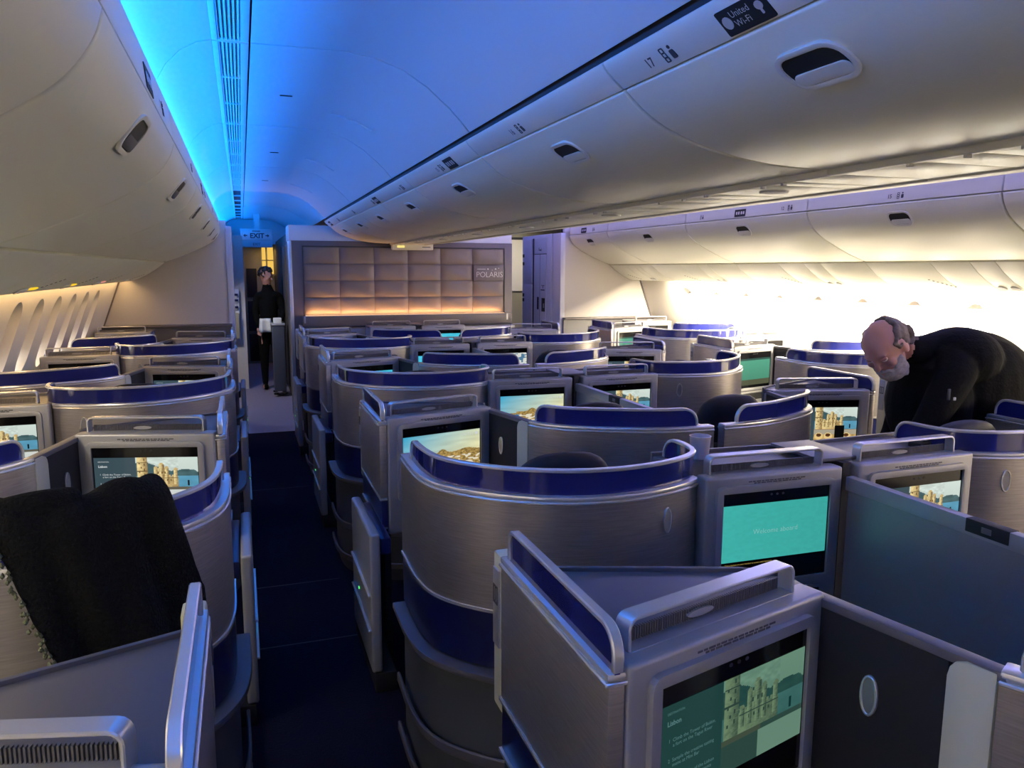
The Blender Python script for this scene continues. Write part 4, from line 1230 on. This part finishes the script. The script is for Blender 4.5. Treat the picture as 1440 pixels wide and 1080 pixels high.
# blanket thrown over the curved shell at the left
def blanket():
    R = random.Random(2)
    bp = [(-0.09 - p[0], p[1] + PITCH - 0.08) for p in BPATH]
    S = arc(bp); tot = S[-1]
    def at(s):
        for i in range(1, len(S)):
            if s <= S[i]:
                t = (s - S[i - 1]) / (S[i] - S[i - 1])
                return bp[i - 1][0] + t * (bp[i][0] - bp[i - 1][0]), bp[i - 1][1] + t * (bp[i][1] - bp[i - 1][1]), i
        return bp[-1][0], bp[-1][1], len(bp) - 1
    rows = []
    nu, nv = 44, 48
    for j in range(nv + 1):
        v = j / nv
        row = []
        for i in range(nu + 1):
            u = i / nu
            low = max(0.0, (v - 0.42) / 0.58)
            sR = 0.590 - 0.065 * low + 0.008 * math.sin(v * 14); sL = 0.955 - 0.14 * low
            x, y, k = at(sR + (sL - sR) * u)
            nx, ny = cross2(bp, k)
            if ny > 0:
                nx, ny = -nx, -ny
            ze = 0.925 - 0.055 * min(1, u / 0.35) - 0.005 * u
            cs_ = [(-0.085, 1.09), (-0.075, 1.17), (-0.045, 1.245), (0.0, 1.268), (0.045, 1.250), (0.066, 1.19), (0.072, 1.10), (0.078, 1.0), (0.085, ze + 0.05), (0.088, ze)]
            q = v * (len(cs_) - 1); iq = min(int(q), len(cs_) - 2); fq = q - iq
            P4 = [Vector(cs_[max(0, min(len(cs_) - 1, iq + d))]) for d in (-1, 0, 1, 2)]
            c = 0.5 * (2 * P4[1] + (P4[2] - P4[0]) * fq + (2 * P4[0] - 5 * P4[1] + 4 * P4[2] - P4[3]) * fq * fq + (P4[3] - P4[0] - 3 * P4[2] + 3 * P4[1]) * fq ** 3)
            fold = 0.016 * math.sin(u * 11 + 2.2 * low + 0.6) * (0.25 + low) + 0.007 * math.sin(u * 24 - 3 * low)
            off = c[0] + fold * (0.3 + 0.7 * min(1, max(0, v - 0.3) * 4))
            z = c[1] + 0.010 * math.sin(u * 7 + 0.5) * (1 - low) + 0.006 * math.sin(u * 19 + v * 9)
            row.append((x + nx * off, y + ny * off, z))
        rows.append(row)
    m = MB().grid(rows)
    o = m.obj('blanket', M_BLANKET)
    sd = o.modifiers.new('thick', 'SOLIDIFY'); sd.thickness = 0.014; sd.offset = 0
    ss = o.modifiers.new('soft', 'SUBSURF'); ss.levels = 1; ss.render_levels = 1
    o['label'] = 'black knitted blanket thrown over the curved shell beside the Lisbon screen'; o['category'] = 'blanket'
    # frayed pale edge along one side
    b = MB()
    for j in range(18, nv + 1):
        p = Vector(rows[j][nu])
        for q in range(3):
            c = p + Vector((R.uniform(-0.008, 0.004), -0.010 + R.uniform(-0.006, 0.004), R.uniform(-0.006, 0.006)))
            b.lathe([(0.001, -0.006), (R.uniform(0.004, 0.006), 0.0), (0.001, 0.007)], c, 6)
    b.obj('frayed_edge', M_FRINGE, o)
    roll = [(-0.36, 1.93, 1.255), (-0.46, 1.885, 1.255), (-0.58, 1.875, 1.235), (-0.72, 1.90, 1.22), (-0.86, 1.97, 1.20)]
    sk = skin_mesh([(Vector(p), (0.034, 0.040 + 0.006 * (i % 2))) for i, p in enumerate(roll)], [(i, i + 1) for i in range(4)], 0, 2)
    sk.materials.clear(); sk.materials.append(M_BLANKET); link('rolled_corner', sk, o)
    return o



# ------------------------------------------------------------------ people
def skin_mesh(joints, edges, root=0, sub=2):
    me = bpy.data.meshes.new('tmp'); me.from_pydata([j[0] for j in joints], edges, [])
    o = bpy.data.objects.new('tmp', me); sc.collection.objects.link(o)
    md = o.modifiers.new('s', 'SKIN'); md.use_smooth_shade = True
    for i, j in enumerate(joints):
        r = j[1]; me.skin_vertices[0].data[i].radius = (r, r) if not isinstance(r, tuple) else r
        me.skin_vertices[0].data[i].use_root = (i == root)
    sb = o.modifiers.new('b', 'SUBSURF'); sb.levels = sub; sb.render_levels = sub
    dg = bpy.context.evaluated_depsgraph_get(); dg.update()
    out = bpy.data.meshes.new_from_object(o.evaluated_get(dg))
    bpy.data.objects.remove(o)
    return out


def chains(joints, edges):
    """split a skeleton into unbranched limbs, each grown as its own closed skin (fused later)"""
    nb = {}
    for a, b in edges:
        nb.setdefault(a, []).append(b)
    out = []; stack = [(0, None)]
    def walk(path):
        while True:
            nx = nb.get(path[-1], [])
            if not nx:
                break
            for other in nx[1:]:
                walk_list.append([path[-1], other])
            path.append(nx[0])
        out.append(path)
    walk_list = [[0]]
    while walk_list:
        walk(walk_list.pop())
    return [skin_mesh([joints[i] for i in p], [(k, k + 1) for k in range(len(p) - 1)], 0, 2) for p in out if len(p) > 1]


def blob(c, ax, radii, seg=20, rings=14):
    """ellipsoid with axes ax (3 vectors)"""
    vs = []; fs = []
    for j in range(rings + 1):
        t = math.pi * j / rings
        for i in range(seg):
            p = 2 * math.pi * i / seg
            v = Vector(c) + ax[0] * radii[0] * math.sin(t) * math.cos(p) + ax[1] * radii[1] * math.sin(t) * math.sin(p) + ax[2] * radii[2] * math.cos(t)
            vs.append(v)
    for j in range(rings):
        for i in range(seg):
            fs.append((j * seg + i, j * seg + (i + 1) % seg, (j + 1) * seg + (i + 1) % seg, (j + 1) * seg + i))
    return vs, fs


def person_body(name, parts, voxel, matf, mats, parent):
    """join meshes, fuse them into one surface, colour faces by place"""
    bm = bmesh.new()
    for p in parts:
        if isinstance(p, tuple):
            me = bpy.data.meshes.new('t'); me.from_pydata([tuple(v) for v in p[0]], [], p[1]); bm.from_mesh(me); bpy.data.meshes.remove(me)
        else:
            bm.from_mesh(p)
    bmesh.ops.remove_doubles(bm, verts=bm.verts, dist=1e-5)
    bmesh.ops.recalc_face_normals(bm, faces=bm.faces)
    me = bpy.data.meshes.new(name); bm.to_mesh(me); bm.free()
    o = bpy.data.objects.new(name, me); sc.collection.objects.link(o)
    r = o.modifiers.new('r', 'REMESH'); r.mode = 'VOXEL'; r.voxel_size = voxel
    s = o.modifiers.new('sm', 'SMOOTH'); s.factor = 0.5; s.iterations = 8
    dg = bpy.context.evaluated_depsgraph_get(); dg.update()
    out = bpy.data.meshes.new_from_object(o.evaluated_get(dg)); bpy.data.objects.remove(o)
    out.name = name; out.materials.clear()
    bm = bmesh.new(); bm.from_mesh(out); left = set(bm.verts); isl = []
    while left:
        st = [left.pop()]; got = set(st)
        while st:
            q = st.pop()
            for e in q.link_edges:
                w2 = e.other_vert(q)
                if w2 in left:
                    left.discard(w2); got.add(w2); st.append(w2)
        isl.append(got)
    isl.sort(key=len)
    if name == 'body':
        for g in isl[:-1]:
            bmesh.ops.delete(bm, geom=list(g), context='VERTS')
        bm.to_mesh(out)
    bm.free()
    for m in mats:
        out.materials.append(m)
    for f in out.polygons:
        f.material_index = matf(f.center); f.use_smooth = True
    return link(name, out, parent)


def hand(parts, wrist, d, side, up, s=1.0):
    """palm and five separate bent fingers as skin chains; d: pointing direction, side: towards the thumb"""
    d, side, up = Vector(d).normalized(), Vector(side).normalized(), Vector(up).normalized()
    w0 = Vector(wrist)
    parts.append(skin_mesh([(w0, 0.027 * s), (w0 + d * 0.045 * s, (0.042 * s, 0.022 * s)), (w0 + d * 0.085 * s, (0.043 * s, 0.018 * s))], [(0, 1), (1, 2)], 0, 2))
    for i, (off, ln) in enumerate(((0.030, 0.072), (0.010, 0.080), (-0.010, 0.075), (-0.029, 0.058))):
        b = w0 + d * 0.078 * s + side * off * s
        p1 = b + d * ln * 0.5 * s - up * 0.006 * s; p2 = p1 + (d * 0.8 - up * 0.6) * ln * 0.32 * s; p3 = p2 + (d * 0.5 - up * 0.85) * ln * 0.25 * s
        parts.append(skin_mesh([(b, 0.0095 * s), (p1, 0.009 * s), (p2, 0.008 * s), (p3, 0.0065 * s)], [(0, 1), (1, 2), (2, 3)], 0, 1))
    b = w0 + d * 0.03 * s + side * 0.03 * s
    parts.append(skin_mesh([(b, 0.012 * s), (b + (side * 0.7 + d * 0.6) * 0.04 * s, 0.010 * s), (b + (side * 0.6 + d * 1.0 - up * 0.3) * 0.062 * s, 0.0085 * s)], [(0, 1), (1, 2)], 0, 1))


def head_parts(c, f, u, s=1.0):
    """skull, jaw, nose, brow, ears"""
    f, u = Vector(f).normalized(), Vector(u).normalized(); u = (u - f * u.dot(f)).normalized(); r = f.cross(u)
    c = Vector(c); A = (f, r, u); P = []
    P.append(blob(c + u * 0.025 * s, A, (0.100 * s, 0.078 * s, 0.098 * s)))
    P.append(blob(c + f * 0.022 * s - u * 0.045 * s, A, (0.070 * s, 0.062 * s, 0.080 * s)))
    P.append(blob(c + f * 0.050 * s - u * 0.098 * s, A, (0.034 * s, 0.036 * s, 0.026 * s)))
    P.append(blob(c + f * 0.090 * s + u * 0.022 * s, A, (0.014 * s, 0.055 * s, 0.013 * s), 14, 10))
    nose = [(c + f * 0.092 * s + u * 0.012 * s, 0.009 * s), (c + f * 0.106 * s - u * 0.012 * s, 0.011 * s), (c + f * 0.117 * s - u * 0.034 * s, 0.0145 * s), (c + f * 0.098 * s - u * 0.042 * s, 0.013 * s)]
    P.append(skin_mesh(nose, [(0, 1), (1, 2), (2, 3)], 0, 1))
    P.append(blob(c + f * 0.088 * s - u * 0.066 * s, A, (0.012 * s, 0.026 * s, 0.006 * s), 12, 8))
    P.append(blob(c + f * 0.085 * s - u * 0.078 * s, A, (0.012 * s, 0.022 * s, 0.007 * s), 12, 8))
    for q in (-1, 1):
        P.append(blob(c + r * q * 0.080 * s - f * 0.008 * s - u * 0.008 * s, (f, r, u), (0.022 * s, 0.010 * s, 0.034 * s), 12, 10))
        P.append(blob(c + r * q * 0.045 * s + f * 0.068 * s - u * 0.028 * s, A, (0.022 * s, 0.022 * s, 0.02 * s), 12, 8))
    return P, (c, f, r, u)


def eyes(hf, parent, s=1.0):
    c, f, r, u = hf
    for q in (-1, 1):
        vs, fs = blob(c + f * 0.082 * s + r * q * 0.032 * s + u * 0.002 * s, (f, r, u), (0.013 * s, 0.014 * s, 0.011 * s), 14, 10)
        MB().add(vs, fs).obj('eye', M_WHITE, parent)
        vs, fs = blob(c + f * 0.086 * s + r * q * 0.032 * s + u * 0.006 * s, (f, r, u), (0.013 * s, 0.016 * s, 0.009 * s), 14, 8)
        MB().add(vs, fs).obj('eyelid', M_SKIN, parent)


def tufts(name, pts, m, parent, rr, seed, n=3):
    """soft hair: many small overlapping lumps fused into one surface"""
    R = random.Random(seed); parts = []
    for p, r in pts:
        for k in range(n):
            q = Vector(p) + Vector((R.uniform(-1, 1), R.uniform(-1, 1), R.uniform(-1, 1))) * rr
            parts.append(blob(q, (Vector((1, 0, 0)), Vector((0, 1, 0)), Vector((0, 0, 1))), [r * R.uniform(0.7, 1.2)] * 3, 10, 8))
    return person_body(name, parts, 0.0055, lambda c: 0, [m], parent)


def man():
    root = thing('person', 'bending man in black jacket, bald crown, grey beard, leaning from the far aisle', 'person', (0, 0, 0))
    V = Vector
    J = [(V((3.68, 2.78, 1.06)), 0.175), (V((3.60, 2.78, 1.18)), 0.185), (V((3.46, 2.78, 1.29)), (0.20, 0.19)), (V((3.28, 2.78, 1.35)), (0.21, 0.19)), (V((3.13, 2.78, 1.385)), (0.15, 0.14)),
         (V((3.01, 2.78, 1.41)), 0.075), (V((2.86, 2.772, 1.43)), 0.062),
         # near arm
         (V((3.09, 2.63, 1.35)), 0.10), (V((2.93, 2.60, 1.17)), 0.078), (V((2.88, 2.60, 1.10)), 0.068), (V((2.79, 2.61, 0.99)), 0.048), (V((2.71, 2.62, 0.92)), 0.032),
         # far arm
         (V((3.22, 2.95, 1.34)), 0.10), (V((3.17, 3.0, 1.15)), 0.07), (V((3.15, 3.02, 1.08)), 0.062), (V((3.08, 3.0, 0.96)), 0.046), (V((2.99, 2.98, 0.89)), 0.032),
         # jacket front hanging below the chest
         (V((3.22, 2.77, 1.14)), 0.175), (V((3.18, 2.76, 1.00)), (0.14, 0.16)),
         # legs
         (V((3.69, 2.69, 0.92)), 0.115), (V((3.62, 2.68, 0.52)), 0.078), (V((3.66, 2.68, 0.30)), 0.064), (V((3.66, 2.68, 0.06)), 0.048),
         (V((3.69, 2.87, 0.92)), 0.115), (V((3.63, 2.89, 0.52)), 0.078), (V((3.67, 2.90, 0.30)), 0.064), (V((3.67, 2.90, 0.06)), 0.048)]
    E_ = [(0, 1), (1, 2), (2, 3), (3, 4), (4, 5), (5, 6), (4, 7), (7, 8), (8, 9), (9, 10), (10, 11), (4, 12), (12, 13), (13, 14), (14, 15), (15, 16), (3, 17), (17, 18), (0, 19), (19, 20), (20, 21), (21, 22), (0, 23), (23, 24), (24, 25), (25, 26)]
    parts = chains(J, E_)
    parts.append(blob((3.07, 2.78, 1.16), (V((1, 0, 0)), V((0, 1, 0)), V((0, 0, 1))), (0.165, 0.21, 0.27)))
    parts.append(blob((3.19, 2.74, 1.37), (V((1, 0, 0)), V((0, 1, 0)), V((0, 0, 1))), (0.19, 0.19, 0.15)))
    parts.append(blob((3.35, 2.72, 1.20), (V((1, 0, 0)), V((0, 1, 0)), V((0, 0, 1))), (0.28, 0.18, 0.27)))
    hand(parts, (2.71, 2.62, 0.93), (-0.75, 0.1, -0.6), (0, 1, 0.2), (-0.6, 0, 0.75))
    hand(parts, (2.995, 2.98, 0.90), (-0.75, 0.0, -0.6), (0, -1, 0.2), (-0.6, 0, 0.75))
    HC = V((2.782, 2.77, 1.432)); s = 1.08
    f = V((-0.76, -0.26, -0.60)); u = V((-0.62, 0.02, 0.78))
    hp, hf = head_parts(HC, f, u, s); parts += hp
    c, f, r, u = hf
    for q in (2.68, 2.90):                      # shoes
        parts.append(blob((3.63, q, 0.045), (V((1, 0, 0)), V((0, 1, 0)), V((0, 0, 1))), (0.135, 0.05, 0.05)))
    def mf(p):
        if (p - HC).length < 0.17 and (p - HC).dot(V((1, 0, -0.1))) < 0.115:
            return 1
        if (p.x < 2.745 and p.z < 0.96) or (p.x < 2.985 and p.y > 2.85 and p.z < 0.90):
            return 1
        return 0
    person_body('body', parts, 0.0075, mf, [M_CLOTH, M_SKIN], root)
    eyes(hf, root, s)
    H = []
    for i in range(700):                        # hair: sides and back, bald on top
        R = random.Random(i * 7 + 1)
        th = R.uniform(-math.pi, math.pi); z = R.uniform(-0.70, 0.75)
        d = (f * math.cos(th) * math.sqrt(1 - z * z) + r * math.sin(th) * math.sqrt(1 - z * z) + u * z).normalized()
        a, b2 = d.dot(f), d.dot(u)
        if a > 0.34 or b2 > 0.80 - 0.72 * (a + 0.45) or (a > -0.12 and b2 < -0.25):
            continue
        p = c + u * 0.025 * s + f * a * 0.100 * s + r * d.dot(r) * 0.079 * s + u * b2 * 0.097 * s
        H.append((p, 0.009 + 0.008 * max(0, -a)))
    for i in range(170):                        # loose curls at the nape
        R = random.Random(i * 13 + 5)
        p = c - f * (0.080 + R.uniform(0, 0.042)) * s + u * R.uniform(-0.075, 0.05) * s + r * R.uniform(-0.055, 0.055) * s
        H.append((p, 0.0125))
    tufts('hair', H, M_HAIR, root, 0.006, 3, 2)
    B = []
    for i in range(420):
        R = random.Random(i * 17 + 3)
        th = R.uniform(-1.62, 1.62); z = R.uniform(-1.12, -0.20)
        if z > -0.62 and abs(th) < 0.75:
            continue
        if z > -0.40 and abs(th) < 1.15:
            continue
        k = math.cos(th); fall = 1.0 if z > -0.8 else 1.0 - 0.9 * (-0.8 - z)
        B.append((c + f * (0.022 + 0.064 * k * fall) * s + r * 0.062 * math.sin(th) * fall * s + u * 0.098 * z * s - u * 0.012 * s, 0.0085))
    for i in range(40):
        R = random.Random(i * 19 + 2); q = R.uniform(-1, 1)
        B.append((c + f * (0.097 - 0.016 * q * q) * s + r * 0.034 * q * s - u * (0.056 + 0.006 * q * q) * s, 0.006))
    tufts('beard', B, M_BEARD, root, 0.005, 4, 2)
    # collar and badge clip
    link('badge_clip', MB().obox((2.90, 2.52, 1.25), (0.9, -0.3, 0), (0.3, 0.9, 0), (0, 0, 1), (-0.007, 0.007), (-0.004, 0.004), (-0.03, 0.02)).mesh('badge_clip', M_PRINT, bevel=0.003), root)
    link('badge', MB().obox((2.93, 2.515, 1.225), (0.9, -0.3, 0), (0.3, 0.9, 0), (0, 0, 1), (-0.006, 0.006), (-0.003, 0.003), (-0.007, 0.007)).mesh('badge', M_WHITE, bevel=0.002), root)


def attendant():
    root = thing('person', 'cabin attendant in black with white apron standing in the dark forward aisle', 'person', (0.36, 12.0, 0))
    V = Vector
    J = [(V((0, 0, 0.95)), 0.15), (V((0, 0, 1.15)), 0.13), (V((0, 0, 1.36)), (0.16, 0.12)), (V((-0.01, 0, 1.50)), 0.07), (V((-0.025, -0.01, 1.66)), 0.052),
         (V((-0.16, 0, 1.40)), 0.065), (V((-0.19, -0.02, 1.14)), 0.05), (V((-0.16, -0.10, 0.94)), 0.038),
         (V((0.16, 0, 1.40)), 0.065), (V((0.20, -0.04, 1.15)), 0.05), (V((0.16, -0.16, 1.02)), 0.038),
         (V((-0.08, 0, 0.85)), 0.10), (V((-0.09, 0, 0.48)), 0.07), (V((-0.09, 0, 0.05)), 0.045), (V((0.08, 0, 0.85)), 0.10), (V((0.09, 0, 0.48)), 0.07), (V((0.09, 0, 0.05)), 0.045)]
    E_ = [(0, 1), (1, 2), (2, 3), (3, 4), (2, 5), (5, 6), (6, 7), (2, 8), (8, 9), (9, 10), (0, 11), (11, 12), (12, 13), (0, 14), (14, 15), (15, 16)]
    parts = chains(J, E_)
    hand(parts, (-0.16, -0.10, 0.94), (0.1, -0.2, -1), (1, 0, 0), (0, 1, 0), 0.95)
    hand(parts, (0.16, -0.16, 1.02), (-0.6, -0.6, 0), (0.6, -0.6, 0), (0, 0, 1), 0.95)
    hp, hf = head_parts((-0.03, -0.02, 1.675), (0.85, -0.4, -0.2), (0.1, 0, 1), 1.0); parts += hp
    for q in (-0.09, 0.09):
        parts.append(blob((q, -0.04, 0.04), (V((1, 0, 0)), V((0, 1, 0)), V((0, 0, 1))), (0.045, 0.12, 0.045)))
    def mf(p):
        return 1 if (p.z > 1.55 or (p.z < 0.92 and p.x < -0.11 and p.y < -0.07) or (p.y < -0.19 and p.z > 0.9)) else 0
    person_body('body', parts, 0.011, mf, [M_CLOTH, M_SKIN], root)
    eyes(hf, root)
    c, f, r, u = hf; H = []
    for i in range(300):
        R = random.Random(i * 3 + 1)
        d = Vector((R.gauss(0, 1), R.gauss(0, 1), R.gauss(0, 1))).normalized()
        a, b2 = d.dot(f), d.dot(u)
        if b2 < -0.45 or (a > 0.25 and b2 < 0.45):
            continue
        H.append((c + u * 0.03 + f * a * 0.104 + r * d.dot(r) * 0.084 + u * b2 * 0.10, 0.017))
    tufts('hair', H, mat('black hair', (0.012, 0.010, 0.010), 0.6), root, 0.005, 6, 1)
    ap = MB(); rows = []
    for j in range(5):
        z = 1.06 - 0.05 * j
        rows.append([(-0.02 + 0.16 * (t / 8 - 0.5) * (1 + 0.05 * j) - 0.04, -0.165 - 0.02 * math.sin(t * 1.1) - 0.03 * (1 - abs(t / 4 - 1)), z) for t in range(9)])
    o = ap.grid(rows).obj('apron', M_WHITE, root); sd = o.modifiers.new('t', 'SOLIDIFY'); sd.thickness = 0.006


blanket()
man()
attendant()
trolley = thing('serving_trolley', 'small metal trolley with white cloth next to the attendant', 'trolley', (0.47, 11.3, 0))
MB().box(-0.10, 0.06, -0.15, 0.15, 0.08, 1.0).obj('body', M_BASE, trolley, bevel=0.01)
MB().box(-0.11, 0.07, -0.16, 0.16, 1.0, 1.03).obj('top_tray', M_RAIL, trolley, bevel=0.005)
MB().box(-0.08, 0.03, -0.12, 0.02, 1.03, 1.10).obj('folded_cloth', M_WHITE, trolley, bevel=0.012)
for x in (-0.08, 0.04):
    for y in (-0.12, 0.12):
        MB().lathe([(0.03, -0.012), (0.034, 0.0), (0.03, 0.012)], (x, y, 0.045), 12).obj('wheel', M_MATTE, trolley)
